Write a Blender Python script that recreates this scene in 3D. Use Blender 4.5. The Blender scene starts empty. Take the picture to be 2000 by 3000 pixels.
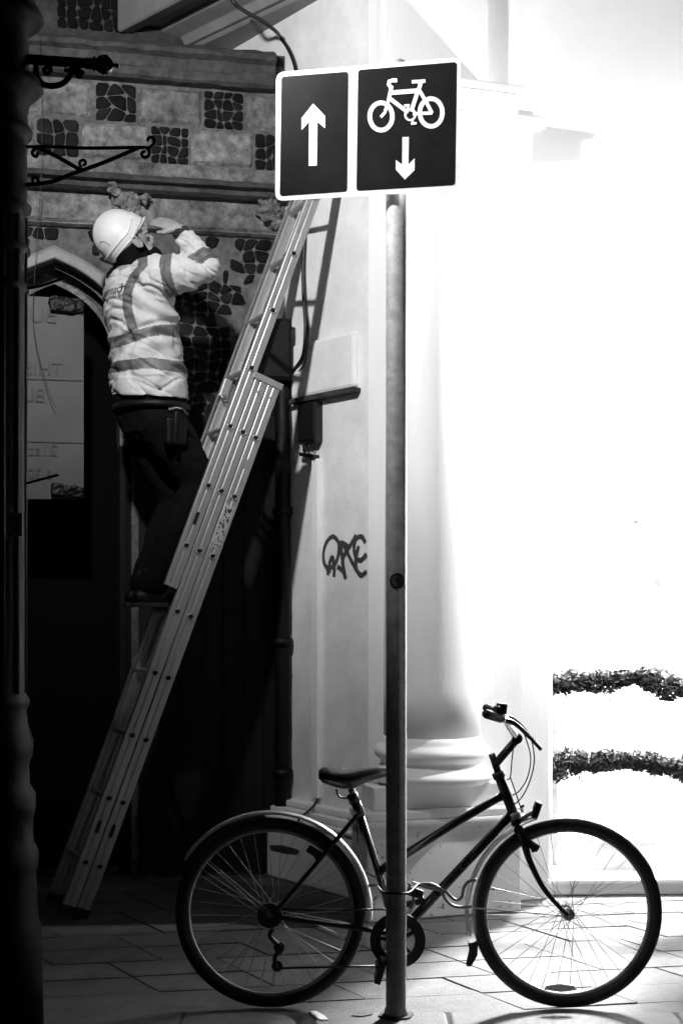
import bpy, bmesh, math, random
from mathutils import Vector, Matrix, noise
from mathutils.bvhtree import BVHTree

random.seed(7)
V = Vector
PI = math.pi
sc = bpy.context.scene
REAL = sc.collection
class Later:                              # objects are linked at the end: evaluating helper meshes stays quick
    def __init__(s): s.items = []
    @property
    def objects(s): return s
    def link(s, o): s.items.append(o)
COL = Later()

# ------------------------------------------------------------------ camera, world, exposure
F, H, HY = 4000.0, 1.49, 1750.0          # focal length in photo pixels, eye height, horizon row
cd = bpy.data.cameras.new('camera')
cd.sensor_fit = 'VERTICAL'; cd.sensor_height = 36.0; cd.lens = 48.0
cd.shift_y = (HY - 1500.0) / 3000.0
cd.clip_start = 0.1; cd.clip_end = 500.0
cam = bpy.data.objects.new('camera', cd); COL.objects.link(cam)
cam.location = (0, 0, H); cam.rotation_euler = (math.radians(90), 0, 0)
sc.camera = cam

wd = bpy.data.worlds.new('World'); sc.world = wd; wd.use_nodes = True
nt = wd.node_tree
bg = nt.nodes['Background']
sky = nt.nodes.new('ShaderNodeTexSky'); sky.sky_type = 'NISHITA'; sky.sun_disc = False
sky.sun_elevation = math.radians(1.0); sky.sun_rotation = math.radians(200)
bw = nt.nodes.new('ShaderNodeRGBToBW')
nt.links.new(sky.outputs[0], bw.inputs[0]); nt.links.new(bw.outputs[0], bg.inputs[0])
bg.inputs[1].default_value = 0.008
sc.view_settings.view_transform = 'Standard'
sc.view_settings.look = 'None'
sc.view_settings.exposure = 0.0
sc.view_settings.gamma = 1.0
sc.view_settings.use_curve_mapping = False

LANTERN_W = 780.0        # street lantern above the cast iron column
ADDED_LAMP_W = 760.0      # unseen lamp added right of the frame to brighten the front wall
SHOP_LAMP_W = 2300.0      # each ceiling lamp in the shop

# ------------------------------------------------------------------ pixel -> place helpers
def W(px, py, d):
    return V(((px - 1000) / F * d, d, H + (HY - py) / F * d))
def ray(px, py):
    return V(((px - 1000) / F, 1.0, (HY - py) / F))
def onplane(px, py, p0, n):
    r = ray(px, py); o = V((0, 0, H))
    t = (p0 - o).dot(n) / r.dot(n)
    return o + r * t
def G(px, py):
    d = F * H / (py - HY)
    return V(((px - 1000) / F * d, d, 0))

# ------------------------------------------------------------------ materials (all neutral: a black and white place)
MATS = {}
def mat(name, base, rough=.6, metal=0.0, var=0.0, vscale=6.0, bump=0.0, bscale=60.0, spec=.5, big=0.0, bigscale=1.2, coat=0.0, stretch=None):
    m = bpy.data.materials.new(name); m.use_nodes = True
    t = m.node_tree; b = t.nodes['Principled BSDF']
    b.inputs['Base Color'].default_value = (base, base, base, 1)
    b.inputs['Roughness'].default_value = rough
    b.inputs['Metallic'].default_value = metal
    b.inputs['Specular IOR Level'].default_value = spec
    b.inputs['Coat Weight'].default_value = coat
    tc = t.nodes.new('ShaderNodeTexCoord')
    src = tc.outputs['Object']
    if stretch:
        mp = t.nodes.new('ShaderNodeMapping'); mp.inputs['Scale'].default_value = stretch
        t.links.new(src, mp.inputs[0]); src = mp.outputs[0]
    if var or big:
        val = None
        for amt, s, det in ((var, vscale, 8.0), (big, bigscale, 4.0)):
            if not amt: continue
            n = t.nodes.new('ShaderNodeTexNoise'); n.inputs['Scale'].default_value = s
            n.inputs['Detail'].default_value = det; n.inputs['Roughness'].default_value = .65
            t.links.new(src, n.inputs['Vector'])
            mr = t.nodes.new('ShaderNodeMapRange')
            mr.inputs['From Min'].default_value = .3; mr.inputs['From Max'].default_value = .7
            mr.inputs['To Min'].default_value = 1 - amt; mr.inputs['To Max'].default_value = 1 + amt
            t.links.new(n.outputs['Fac'], mr.inputs['Value'])
            if val is None: val = mr.outputs[0]
            else:
                mm = t.nodes.new('ShaderNodeMath'); mm.operation = 'MULTIPLY'
                t.links.new(val, mm.inputs[0]); t.links.new(mr.outputs[0], mm.inputs[1]); val = mm.outputs[0]
        mu = t.nodes.new('ShaderNodeMath'); mu.operation = 'MULTIPLY'; mu.inputs[1].default_value = base
        t.links.new(val, mu.inputs[0])
        cmb = t.nodes.new('ShaderNodeCombineColor')
        for i in range(3): t.links.new(mu.outputs[0], cmb.inputs[i])
        t.links.new(cmb.outputs[0], b.inputs['Base Color'])
    if bump:
        n = t.nodes.new('ShaderNodeTexNoise'); n.inputs['Scale'].default_value = bscale
        n.inputs['Detail'].default_value = 6.0
        t.links.new(src, n.inputs['Vector'])
        bp = t.nodes.new('ShaderNodeBump'); bp.inputs['Strength'].default_value = bump
        bp.inputs['Distance'].default_value = .01
        t.links.new(n.outputs['Fac'], bp.inputs['Height']); t.links.new(bp.outputs[0], b.inputs['Normal'])
    MATS[name] = m
    return m
def emit(name, val):
    m = bpy.data.materials.new(name); m.use_nodes = True
    t = m.node_tree; t.nodes.remove(t.nodes['Principled BSDF'])
    e = t.nodes.new('ShaderNodeEmission'); e.inputs[0].default_value = (1, 1, 1, 1); e.inputs[1].default_value = val
    t.links.new(e.outputs[0], t.nodes['Material Output'].inputs[0])
    MATS[name] = m
def glass(name, refl=.06):
    m = bpy.data.materials.new(name); m.use_nodes = True
    t = m.node_tree; t.nodes.remove(t.nodes['Principled BSDF'])
    a = t.nodes.new('ShaderNodeBsdfTransparent'); a.inputs[0].default_value = (.96, .96, .96, 1)
    g = t.nodes.new('ShaderNodeBsdfGlossy'); g.inputs['Roughness'].default_value = .02
    x = t.nodes.new('ShaderNodeMixShader'); x.inputs[0].default_value = refl
    t.links.new(a.outputs[0], x.inputs[1]); t.links.new(g.outputs[0], x.inputs[2])
    t.links.new(x.outputs[0], t.nodes['Material Output'].inputs[0])
    MATS[name] = m

mat('plaster', .88, .75, var=.05, vscale=9, stretch=(1,1,.18), bump=.12, bscale=90, big=.05)
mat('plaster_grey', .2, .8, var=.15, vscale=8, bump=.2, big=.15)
mat('plaster_worn', .80, .8, var=.10, vscale=5, bump=.2, bscale=70, big=.12, bigscale=1.6)
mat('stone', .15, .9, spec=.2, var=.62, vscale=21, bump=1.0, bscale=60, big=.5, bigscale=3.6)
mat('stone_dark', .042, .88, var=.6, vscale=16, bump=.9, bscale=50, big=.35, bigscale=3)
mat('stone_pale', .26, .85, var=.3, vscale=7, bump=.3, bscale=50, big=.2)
mat('mortar', .095, .9, var=.5, vscale=20, bump=.8, bscale=60, big=.35, bigscale=3)
mat('flint', .0035, .7, spec=.12, var=.5, vscale=10, bump=.5, bscale=35)
mat('flint_grey', .007, .7, spec=.12, var=.6, vscale=12, bump=.5, bscale=35)
mat('shade_black', .010, .8, spec=.15, var=.4, vscale=7, stretch=(1,1,.2), bump=.3, bscale=40)
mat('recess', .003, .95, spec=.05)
mat('paving', .065, .74, var=.22, vscale=26, bump=.4, bscale=140, big=.35, bigscale=4.5)
mat('kerb', .085, .75, var=.2, vscale=25, bump=.3, bscale=120, big=.2, bigscale=3)
mat('bedding', .03, .95, var=.3, vscale=40)
mat('asphalt', .05, .9, var=.3, vscale=80, bump=.5, bscale=200)
mat('iron_gloss', .004, .14)
mat('iron', .002, .6, spec=.05, bump=.15, bscale=50)
mat('aluminium', .42, .40, metal=.55, var=.10, vscale=30, bump=.06, bscale=200, stretch=(1, 1, .12))
mat('aluminium_dull', .33, .5, metal=.4, var=.15, vscale=20)
mat('tool_steel', .05, .35, metal=.7)
mat('hollow', .004, .9)
mat('steel_post', .36, .72, metal=.1, spec=.25, var=.28, vscale=22, bump=.08, bscale=120, big=.15, bigscale=4)
mat('chrome', .75, .16, metal=1.0)
mat('sign_dark', .009, .24, spec=.3, var=.2, vscale=9, big=.25, bigscale=6)
mat('sign_white', .75, .5, var=.03, vscale=20)
mat('frame_paint', .009, .3, var=.2, vscale=30)
mat('decal', .12, .5)
mat('rubber', .012, .65, var=.25, vscale=60, bump=.3, bscale=250)
mat('saddle', .011, .3, bump=.1, bscale=200)
mat('mudguard', .8, .28, metal=.25, var=.08, vscale=40)
mat('reflector', .16, .3)
mat('vent_shade', .3, .4)
mat('reflector_pale', .7, .25)
mat('black_plastic', .008, .4)
mat('cable_black', .007, .45)
mat('hivis', .45, .8, var=.10, vscale=22, bump=.25, bscale=55, big=.10, bigscale=6)
mat('tape', .105, .55, var=.12, vscale=40, bump=.15, bscale=120)
mat('cuff', .012, .8)
mat('print', .02, .7)
mat('helmet', .58, .28, spec=.5, var=.03, vscale=12)
mat('skin', .24, .55, var=.14, vscale=26, bump=.25, bscale=90)
mat('dark_cloth', .0035, .9, spec=.12, var=.3, vscale=14, bump=.5, bscale=60)
mat('leather', .004, .5, spec=.25, bump=.3, bscale=60)
mat('sheet', .055, .6, var=.10, vscale=10, big=.12, bigscale=4)
mat('sheet_print', .036, .6)
mat('plaque', .06, .5)
mat('leaf', .022, .6, var=.5, vscale=30)
mat('jar_glaze', .5, .3, var=.3, vscale=9)
mat('leaf_pale', .3, .6, var=.3, vscale=30)
mat('shop_white', .9, .6, var=.02, vscale=4)
mat('shop_inside', .42, .7, var=.03, vscale=4)
mat('shop_grey', .22, .6, var=.25, vscale=8)
mat('label_paper', .42, .6, var=.25, vscale=60)
mat('paint_tag', .055, .6, var=.2, vscale=20)
mat('paper', .55, .7, var=.2, vscale=40)
emit('bulb', 60.0)
emit('shop_lamp', 25.0)
glass('pane')
def specked(name, base):
    m = mat(name, base, .75, var=.05, vscale=4, bump=.12, bscale=90, big=.05)
    t = m.node_tree; b = t.nodes['Principled BSDF']
    src = b.inputs['Base Color'].links[0].from_socket
    tc = t.nodes.new('ShaderNodeTexCoord')
    n = t.nodes.new('ShaderNodeTexNoise'); n.inputs['Scale'].default_value = 48; n.inputs['Detail'].default_value = 3
    t.links.new(tc.outputs['Object'], n.inputs['Vector'])
    n2 = t.nodes.new('ShaderNodeTexNoise'); n2.inputs['Scale'].default_value = 5
    t.links.new(tc.outputs['Object'], n2.inputs['Vector'])
    ad = t.nodes.new('ShaderNodeMath'); ad.operation = 'MULTIPLY_ADD'; ad.inputs[1].default_value = .35
    t.links.new(n2.outputs['Fac'], ad.inputs[0]); t.links.new(n.outputs['Fac'], ad.inputs[2])
    mr = t.nodes.new('ShaderNodeMapRange'); mr.inputs['From Min'].default_value = .845; mr.inputs['From Max'].default_value = .89
    t.links.new(ad.outputs[0], mr.inputs['Value'])
    mx = t.nodes.new('ShaderNodeMix'); mx.data_type = 'RGBA'
    mx.inputs['B'].default_value = (.16, .16, .16, 1)
    t.links.new(mr.outputs[0], mx.inputs['Factor']); t.links.new(src, mx.inputs['A']); t.links.new(mx.outputs['Result'], b.inputs['Base Color'])
specked('plaster_speck', .82)

def tone_by_object(name, amt):
    t = MATS[name].node_tree; b = t.nodes['Principled BSDF']
    src = b.inputs['Base Color'].links[0].from_socket
    oi = t.nodes.new('ShaderNodeObjectInfo'); mr = t.nodes.new('ShaderNodeMapRange')
    mr.inputs['To Min'].default_value = 1-amt; mr.inputs['To Max'].default_value = 1+amt
    t.links.new(oi.outputs['Random'], mr.inputs['Value'])
    vm = t.nodes.new('ShaderNodeVectorMath'); vm.operation = 'SCALE'
    t.links.new(src, vm.inputs[0]); t.links.new(mr.outputs[0], vm.inputs['Scale']); t.links.new(vm.outputs[0], b.inputs['Base Color'])
tone_by_object('paving', .22); tone_by_object('stone', .14); tone_by_object('flint', .5); tone_by_object('flint_grey', .5)
# ------------------------------------------------------------------ mesh collector
class MB:
    def __init__(s): s.v = []; s.f = []; s.sm = []; s.mi = []
    def add(s, vs, fs, smooth=False, mi=0):
        o = len(s.v); s.v += [V(p) for p in vs]
        for f in fs:
            s.f.append([i + o for i in f]); s.sm.append(smooth); s.mi.append(mi)
    def box(s, c, ax, hs, mi=0):
        c = V(c); a, b, d = [V(x).normalized() * h for x, h in zip(ax, hs)]
        vs = [c + a*i + b*j + d*k for i in (-1, 1) for j in (-1, 1) for k in (-1, 1)]
        fs = [(0,1,3,2),(4,6,7,5),(0,4,5,1),(2,3,7,6),(0,2,6,4),(1,5,7,3)]
        if a.cross(b).dot(d) < 0: fs = [f[::-1] for f in fs]
        s.add(vs, fs, False, mi)
    def bbox(s, x0, x1, y0, y1, z0, z1, mi=0):
        s.box(((x0+x1)/2, (y0+y1)/2, (z0+z1)/2), ((1,0,0),(0,1,0),(0,0,1)), (abs(x1-x0)/2, abs(y1-y0)/2, abs(z1-z0)/2), mi)
    def tube(s, pts, r, n=8, mi=0, cap=True, round_end=False, flat=1.0, closed=False):
        pts = [V(p) for p in pts]
        rs = [r]*len(pts) if not hasattr(r, '__len__') else list(r)
        if round_end:
            def ends(p, q, rr):
                d = (p - q).normalized(); out = []
                for a in (30, 60, 85):
                    out.append((p + d*rr*math.sin(math.radians(a)), rr*math.cos(math.radians(a))))
                return out
            e1 = ends(pts[0], pts[1], rs[0]); e2 = ends(pts[-1], pts[-2], rs[-1])
            pts = [x[0] for x in reversed(e1)] + pts + [x[0] for x in e2]
            rs = [x[1] for x in reversed(e1)] + rs + [x[1] for x in e2]
        N = len(pts)
        def tan(i):
            if closed: return (pts[(i+1) % N] - pts[i-1]).normalized()
            if i == 0: return (pts[1]-pts[0]).normalized()
            if i == N-1: return (pts[-1]-pts[-2]).normalized()
            return ((pts[i+1]-pts[i]).normalized() + (pts[i]-pts[i-1]).normalized()).normalized()
        t0 = tan(0)
        up = V((0,0,1)) if abs(t0.z) < .9 else V((0,1,0))
        x = t0.cross(up).normalized(); vs = []
        prev = t0
        for i in range(N):
            t = tan(i)
            q = prev.rotation_difference(t); x = q @ x; x = (x - t*x.dot(t)).normalized(); prev = t
            y = t.cross(x)
            for k in range(n):
                a = 2*PI*k/n
                vs.append(pts[i] + x*math.cos(a)*rs[i] + y*math.sin(a)*rs[i]*flat)
        fs = []
        for i in range(N if closed else N-1):
            j = (i+1) % N
            for k in range(n):
                l = (k+1) % n
                fs.append((i*n+k, i*n+l, j*n+l, j*n+k))
        s.add(vs, fs, True, mi)
        if cap and not closed:
            o = len(s.v) - len(vs)
            s.f.append([o + k for k in reversed(range(n))]); s.sm.append(False); s.mi.append(mi)
            s.f.append([o + (N-1)*n + k for k in range(n)]); s.sm.append(False); s.mi.append(mi)
    def lathe(s, c, prof, n=24, mi=0, ax=V((0,0,1)), smooth=True, flute=0, fl_n=0):
        c = V(c); ax = V(ax).normalized()
        x = ax.orthogonal().normalized() if abs(ax.z) < .99 else V((1,0,0)); y = ax.cross(x)
        vs = []
        for r, z in prof:
            for k in range(n):
                a = 2*PI*k/n
                rr = r
                vs.append(c + ax*z + x*math.cos(a)*rr + y*math.sin(a)*rr)
        fs = []
        m = len(prof)
        for i in range(m-1):
            for k in range(n):
                l = (k+1) % n
                fs.append((i*n+k, i*n+l, (i+1)*n+l, (i+1)*n+k))
        s.add(vs, fs, smooth, mi)
        o = len(s.v) - len(vs)
        if prof[0][0] > 1e-5:
            s.f.append([o+k for k in reversed(range(n))]); s.sm.append(False); s.mi.append(mi)
        if prof[-1][0] > 1e-5:
            s.f.append([o+(m-1)*n+k for k in range(n)]); s.sm.append(False); s.mi.append(mi)
    def ellip(s, c, ax, r, nu=20, nv=12, mi=0):
        c = V(c); A = [V(a).normalized()*q for a, q in zip(ax, r)]
        vs = [c + A[2]]
        for i in range(1, nv):
            th = PI*i/nv
            for k in range(nu):
                a = 2*PI*k/nu
                vs.append(c + A[0]*math.sin(th)*math.cos(a) + A[1]*math.sin(th)*math.sin(a) + A[2]*math.cos(th))
        vs.append(c - A[2])
        fs = []
        for k in range(nu): fs.append((0, 1+k, 1+(k+1) % nu))
        for i in range(nv-2):
            for k in range(nu):
                a = 1+i*nu+k; b = 1+i*nu+(k+1) % nu
                fs.append((a, a+nu, b+nu, b))
        o = 1+(nv-2)*nu
        for k in range(nu): fs.append((o+k, len(vs)-1, o+(k+1) % nu))
        if A[0].cross(A[1]).dot(A[2]) < 0: fs = [f[::-1] for f in fs]
        s.add(vs, fs, True, mi)
    def prism(s, poly, ext, mi=0, smooth=False):
        poly = [V(p) for p in poly]; ext = V(ext); n = len(poly)
        nn = V((0,0,0))
        for i in range(n): nn += poly[i].cross(poly[(i+1) % n])
        if nn.dot(ext) > 0: poly = poly[::-1]
        vs = poly + [p + ext for p in poly]
        fs = [list(range(n)), list(range(2*n-1, n-1, -1))]
        for i in range(n):
            j = (i+1) % n
            fs.append((i, i+n, j+n, j))
        s.add(vs, [f[::-1] for f in fs] if False else fs, smooth, mi)
    def loft(s, rings, mi=0, caps=True, smooth=True):
        n = len(rings[0]); vs = [p for r in rings for p in r]; fs = []
        for i in range(len(rings)-1):
            for k in range(n):
                l = (k+1) % n
                fs.append((i*n+k, i*n+l, (i+1)*n+l, (i+1)*n+k))
        s.add(vs, fs, smooth, mi)
        if caps:
            o = len(s.v)-len(vs)
            s.f.append([o+k for k in reversed(range(n))]); s.sm.append(smooth); s.mi.append(mi)
            s.f.append([o+len(vs)-n+k for k in range(n)]); s.sm.append(smooth); s.mi.append(mi)
    def mesh(s, name, origin=V((0,0,0)), fix=True):
        me = bpy.data.meshes.new(name)
        me.from_pydata([tuple(p - origin) for p in s.v], [], s.f)
        for p, a, m in zip(me.polygons, s.sm, s.mi): p.use_smooth = a; p.material_index = m
        if fix:
            b = bmesh.new(); b.from_mesh(me); bmesh.ops.recalc_face_normals(b, faces=b.faces); b.to_mesh(me); b.free()
        me.update()
        return me

def root_loc(o):
    while o.parent: o = o.parent
    return o.location.copy()
def put(name, mb, m, parent=None, bevel=0.0, origin=None):
    """one mesh object; vertices are given in world metres"""
    if parent is not None: org = root_loc(parent)
    else: org = V(origin) if origin is not None else V((0,0,0))
    me = mb.mesh(name, org) if isinstance(mb, MB) else mb
    for mm in (m if isinstance(m, (list, tuple)) else [m]): me.materials.append(MATS[mm])
    o = bpy.data.objects.new(name, me); COL.objects.link(o)
    if parent is not None: o.parent = parent
    else: o.location = org
    if bevel:
        b = o.modifiers.new('bevel', 'BEVEL'); b.width = bevel; b.segments = 2; b.limit_method = 'ANGLE'
        b.angle_limit = math.radians(40)
    return o
def tag(o, label=None, cat=None, group=None, kind=None):
    if label: o['label'] = label
    if cat: o['category'] = cat
    if group: o['group'] = group
    if kind: o['kind'] = kind
    return o
def thing(name, loc, label, cat, group=None):
    o = bpy.data.objects.new(name, None); COL.objects.link(o); o.location = loc
    o.empty_display_size = .1
    return tag(o, label, cat, group)
def evaluated_mesh(o):
    REAL.objects.link(o)
    dg = bpy.context.evaluated_depsgraph_get()
    return bpy.data.meshes.new_from_object(o.evaluated_get(dg))
def text_mesh(s, size, extrude=.0006):
    c = bpy.data.curves.new('txt', 'FONT'); c.body = s; c.size = size; c.extrude = extrude
    c.align_x = 'CENTER'; c.align_y = 'CENTER'
    o = bpy.data.objects.new('txt', c)
    me = evaluated_mesh(o)
    bpy.data.objects.remove(o); bpy.data.curves.remove(c)
    return me
def text_mb(s, size, c, ex, ey, extrude=.0006, fn=None):
    me = text_mesh(s, size, extrude)
    c = V(c); ex = V(ex).normalized(); ey = V(ey).normalized(); ez = ex.cross(ey)
    mb = MB()
    mb.add([c + ex*v.co.x + ey*v.co.y + ez*v.co.z for v in me.vertices], [list(p.vertices) for p in me.polygons])
    bpy.data.meshes.remove(me)
    return mb
def lamp(name, loc, power, radius, parent):
    l = bpy.data.lights.new(name, 'POINT'); l.energy = power; l.shadow_soft_size = radius; l.color = (1, 1, 1)
    o = bpy.data.objects.new(name, l); COL.objects.link(o); o.parent = parent
    o.location = V(loc) - root_loc(parent)
    return o
def remeshed(mb, voxel, smooth=4):
    me = mb.mesh('tmp', fix=True)
    o = bpy.data.objects.new('tmp', me)
    r = o.modifiers.new('r', 'REMESH'); r.mode = 'VOXEL'; r.voxel_size = voxel; r.use_smooth_shade = True
    s = o.modifiers.new('s', 'SMOOTH'); s.factor = .5; s.iterations = smooth
    out = evaluated_mesh(o)
    bpy.data.objects.remove(o); bpy.data.meshes.remove(me)
    for p in out.polygons: p.use_smooth = True
    return out
def spline(pts, n=8):
    pts = [V(p) for p in pts]; out = []
    P = [pts[0]] + pts + [pts[-1]]
    for i in range(1, len(P)-2):
        a, b, c, d = P[i-1], P[i], P[i+1], P[i+2]
        for k in range(n):
            t = k/n
            out.append(.5*((2*b) + (c-a)*t + (2*a-5*b+4*c-d)*t*t + (3*b-a-3*c+d)*t*t*t))
    out.append(pts[-1]); return out
UP = V((0,0,1))
# ================================================================== SETTING: ground, pavement
mb = MB(); mb.add([(-120,-60,-.14),(120,-60,-.14),(120,160,-.14),(-120,160,-.14)], [(0,1,2,3)])
tag(put('road', mb, 'asphalt'), kind='structure')
mb = MB(); mb.bbox(-6, 9, 4.585, 12, -.135, -.006)
pav = tag(put('pavement', mb, 'bedding'), kind='structure')
# slabs: sheared rows
e1 = V((math.cos(math.radians(10)), math.sin(math.radians(10)), 0))
e2 = V((.54, -.84, 0)) * (.205/.84)
LS = .44
g = .0026
def slab_mesh():
    m = MB()
    a = e1*(LS-g*2); b = e2*(1-g*2/.24)
    p = [V((0,0,0)), a, a+b, b]
    vs = [q + V((0,0,-.004)) for q in p]
    c = (a+b)/2
    vs2 = [c + (q-c)*.985 for q in p]
    vb = [q + V((0,0,-.03)) for q in p]
    m.add(vb+vs+vs2, [(4,5,9,8),(5,6,10,9),(6,7,11,10),(7,4,8,11),(8,9,10,11),(0,1,5,4),(1,2,6,5),(2,3,7,6),(3,0,4,7)])
    return m
slab_me = slab_mesh().mesh('paving_slab'); slab_me.materials.append(MATS['paving'])
origin = V((.352, 5.80, 0))
KERB_Y = 4.915
cnt = 0
for j in range(-8, 5):
    for i in range(-7, 8):
        p = origin + e1*(LS*(i + (.5 if (j//2) % 2 else 0))) + e2*j
        cs = [p, p+e1*LS, p+e1*LS+e2, p+e2]
        if min(c.y for c in cs) < KERB_Y+.004 or max(c.y for c in cs) > 7.6: continue
        cx = sum((c.x for c in cs))/4; cy = sum((c.y for c in cs))/4
        if abs(cx) > .31*cy + .2: continue
        o = bpy.data.objects.new('paving_slab', slab_me); COL.objects.link(o); o.parent = pav
        o.location = p + V((0,0,random.uniform(-.0035, 0)))
        o.rotation_euler = (random.uniform(-.007,.007), random.uniform(-.007,.007), 0)
        cnt += 1
kx = -2.3
i = 0
while kx < 3:
    L = random.uniform(.78, .95)
    mb = MB(); mb.bbox(kx+.004, kx+L-.004, 4.60, KERB_Y-.004, -.13, 0)
    put('kerb_stone', mb, 'kerb', pav, bevel=.012)
    kx += L
# infill strip where the slanted slabs stop short of the kerb
mb = MB(); mb.bbox(-2.3, 3, KERB_Y-.002, 5.2, -.02, -.0045)
put('infill_strip', mb, 'paving', pav)

# ================================================================== FLINT BUILDING
K = V((-.305, 7.389, 0)); WDIR = V((.977, .212, 0)).normalized(); WN = V((WDIR.y, -WDIR.x, 0))
def FW(px, py, off=0.0):
    return onplane(px, py, K + WN*off, WN)
def fa(px, py=900, off=0.0):
    return (FW(px, py, off) - K).dot(WDIR)
def fz(py, px=450, off=0.0):
    return FW(px, py, off).z
def FP(a, z, off=0.0):
    return K + WDIR*a + WN*off + V((0,0,z))
flint = thing('flint_building', FP(-1.4, 0), 'old building of chequered dark flint and pale stone blocks behind the ladder', 'building')
A0, A1 = -2.3, .0
# arch path (right half from photo, mirrored)
apx = 160
right = [(160,786),(225,818),(290,868),(340,940),(372,1040),(384,1140),(386,1300),(386,2500)]
ra = [(fa(x, y), FW(x, y).z) for x, y in right]
ac = fa(apx, 786)
ra[-1] = (ra[-1][0], 0.02)
half = [V((a, z, 0)) for a, z in ra]
curve_part = spline(half[:6], 5) + half[6:]
leftp = [V((2*ac - p.x, p.y, 0)) for p in curve_part]
path = list(reversed(leftp))[:-1] + curve_part
NP = len(path)
def pn(i):
    if i == 0: t = path[1]-path[0]
    elif i == NP-1: t = path[-1]-path[-2]
    else: t = (path[i+1]-path[i]).normalized() + (path[i]-path[i-1]).normalized()
    t.normalize()
    return V((-t.y, t.x, 0))       # outward (up / away from the opening)
apex_i = len(leftp)-1
def arch_pt(i, r, off):
    p = path[i] + pn(i)*r
    if i == apex_i: p = path[i] + V((0, r*1.12, 0))
    return FP(p.x, p.y, off)
def arch_band(prof, i0=1, i1=None):
    m = MB()
    k = len(prof); i1 = NP-2 if i1 is None else i1; n = i1-i0+1
    vs = [arch_pt(i, r, o) for i in range(i0, i1+1) for r, o in prof]
    fs = [(i*k+j, i*k+j+1, (i+1)*k+j+1, (i+1)*k+j) for i in range(n-1) for j in range(k-1)]
    if prof[0][1] == 0 and prof[-1][1] == 0:
        fs += [list(range(k)), list(range((n-1)*k, n*k))]
    m.add(vs, fs, False)
    return m
# wall with the arched opening (triangle fill round the hole)
b = bmesh.new()
ztop = fz(126)
outer = [(A0, 0), (A1+.12, 0), (A1+.12, ztop-.01), (A0, ztop-.01)]
ov = [b.verts.new(FP(a, z, 0)) for a, z in outer]
oe = [b.edges.new((ov[i], ov[(i+1) % 4])) for i in range(4)]
iv = [b.verts.new(arch_pt(i, .0, 0)) for i in range(NP)]
ie = [b.edges.new((iv[i], iv[(i+1) % NP])) for i in range(NP)]
bmesh.ops.triangle_fill(b, use_beauty=True, use_dissolve=False, edges=oe+ie)
# drop triangles inside the opening
def inside(a, z):
    c = False; n = NP
    for i in range(n):
        p, q = path[i], path[(i+1) % n]
        if (p.y > z) != (q.y > z) and a < (q.x-p.x)*(z-p.y)/(q.y-p.y+1e-12)+p.x: c = not c
    return c
kill = []
for f in b.faces:
    cc = f.calc_center_median() - K
    if inside(cc.dot(WDIR), cc.z): kill.append(f)
bmesh.ops.delete(b, geom=kill, context='FACES')
me = bpy.data.meshes.new('wall')
org = flint.location
for v in b.verts: v.co -= org
bmesh.ops.recalc_face_normals(b, faces=b.faces)
b.to_mesh(me); b.free()
put('wall', me, 'mortar', flint)
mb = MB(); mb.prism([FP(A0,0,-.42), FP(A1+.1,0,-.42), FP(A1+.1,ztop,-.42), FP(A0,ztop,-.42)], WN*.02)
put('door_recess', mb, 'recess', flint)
rev = [(-.055,-.10),(-.055,-.40)]
mou = [(.03,.0),(.026,-.04),(.012,-.052),(.012,-.07),(-.01,-.075),(-.03,-.095),(-.055,-.10)]
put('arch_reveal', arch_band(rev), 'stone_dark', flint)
put('arch_moulding', arch_band(mou), 'stone', flint)
for i0 in (0, NP-2):
    put('door_jamb', arch_band(mou + rev[1:], i0, i0+1), 'shade_black', flint)  # lower jamb: shade of the lower wall put into its black
put('arch_hood', arch_band([(.105,.0),(.102,.03),(.080,.065),(.034,.095),(.028,.088),(.028,.0)]), 'stone_pale', flint)

# stone courses
def course(name, prof, a0, a1, m, bev=.004):
    q = MB()
    vs = [FP(a, z, o) for a in (a0, a1) for o, z in prof]
    k = len(prof)
    fs = [(j, (j+1) % k, k+(j+1) % k, k+j) for j in range(k)] + [list(range(k)), list(range(2*k-1, k-1, -1))]
    q.add(vs, fs)
    # subdivide along for slight wear
    return put(name, q, m, flint, bevel=bev)
def worn_course(name, prof, a0, a1, m, amp=.006, seg=.05):
    q = MB(); n = max(2, int((a1-a0)/seg)); k = len(prof); vs = []
    sd = random.random()*50
    for i in range(n+1):
        a = a0 + (a1-a0)*i/n
        for j, (o, z) in enumerate(prof):
            w = noise.noise(V((a*9+sd, j*1.7, 0)))*amp + noise.noise(V((a*28+sd, j*2.3, 4)))*amp*.5
            vs.append(FP(a, z + w*.6, o + (w if o > .01 else 0)))
    fs = [(i*k+j, i*k+(j+1) % k, (i+1)*k+(j+1) % k, (i+1)*k+j) for i in range(n) for j in range(k)]
    fs += [list(range(k)), list(range((n+1)*k-1, n*k-1, -1))]
    q.add(vs, fs, False)
    return put(name, q, m, flint)
zc1, zc0 = fz(126), fz(248)
AR = fa(832)
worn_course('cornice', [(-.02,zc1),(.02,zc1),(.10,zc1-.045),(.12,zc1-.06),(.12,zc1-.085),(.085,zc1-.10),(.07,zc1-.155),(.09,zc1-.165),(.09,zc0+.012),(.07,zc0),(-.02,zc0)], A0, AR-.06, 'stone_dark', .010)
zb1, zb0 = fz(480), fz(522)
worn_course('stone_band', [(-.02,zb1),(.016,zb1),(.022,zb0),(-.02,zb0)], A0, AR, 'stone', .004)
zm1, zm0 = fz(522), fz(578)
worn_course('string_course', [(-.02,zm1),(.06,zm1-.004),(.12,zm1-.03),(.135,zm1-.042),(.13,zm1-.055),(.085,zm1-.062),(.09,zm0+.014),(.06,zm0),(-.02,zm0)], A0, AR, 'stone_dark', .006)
zf0 = fz(655)
worn_course('frieze', [(-.02,zm0),(.014,zm0),(.014,zf0),(-.02,zf0)], A0, AR, 'stone', .003)
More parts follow.
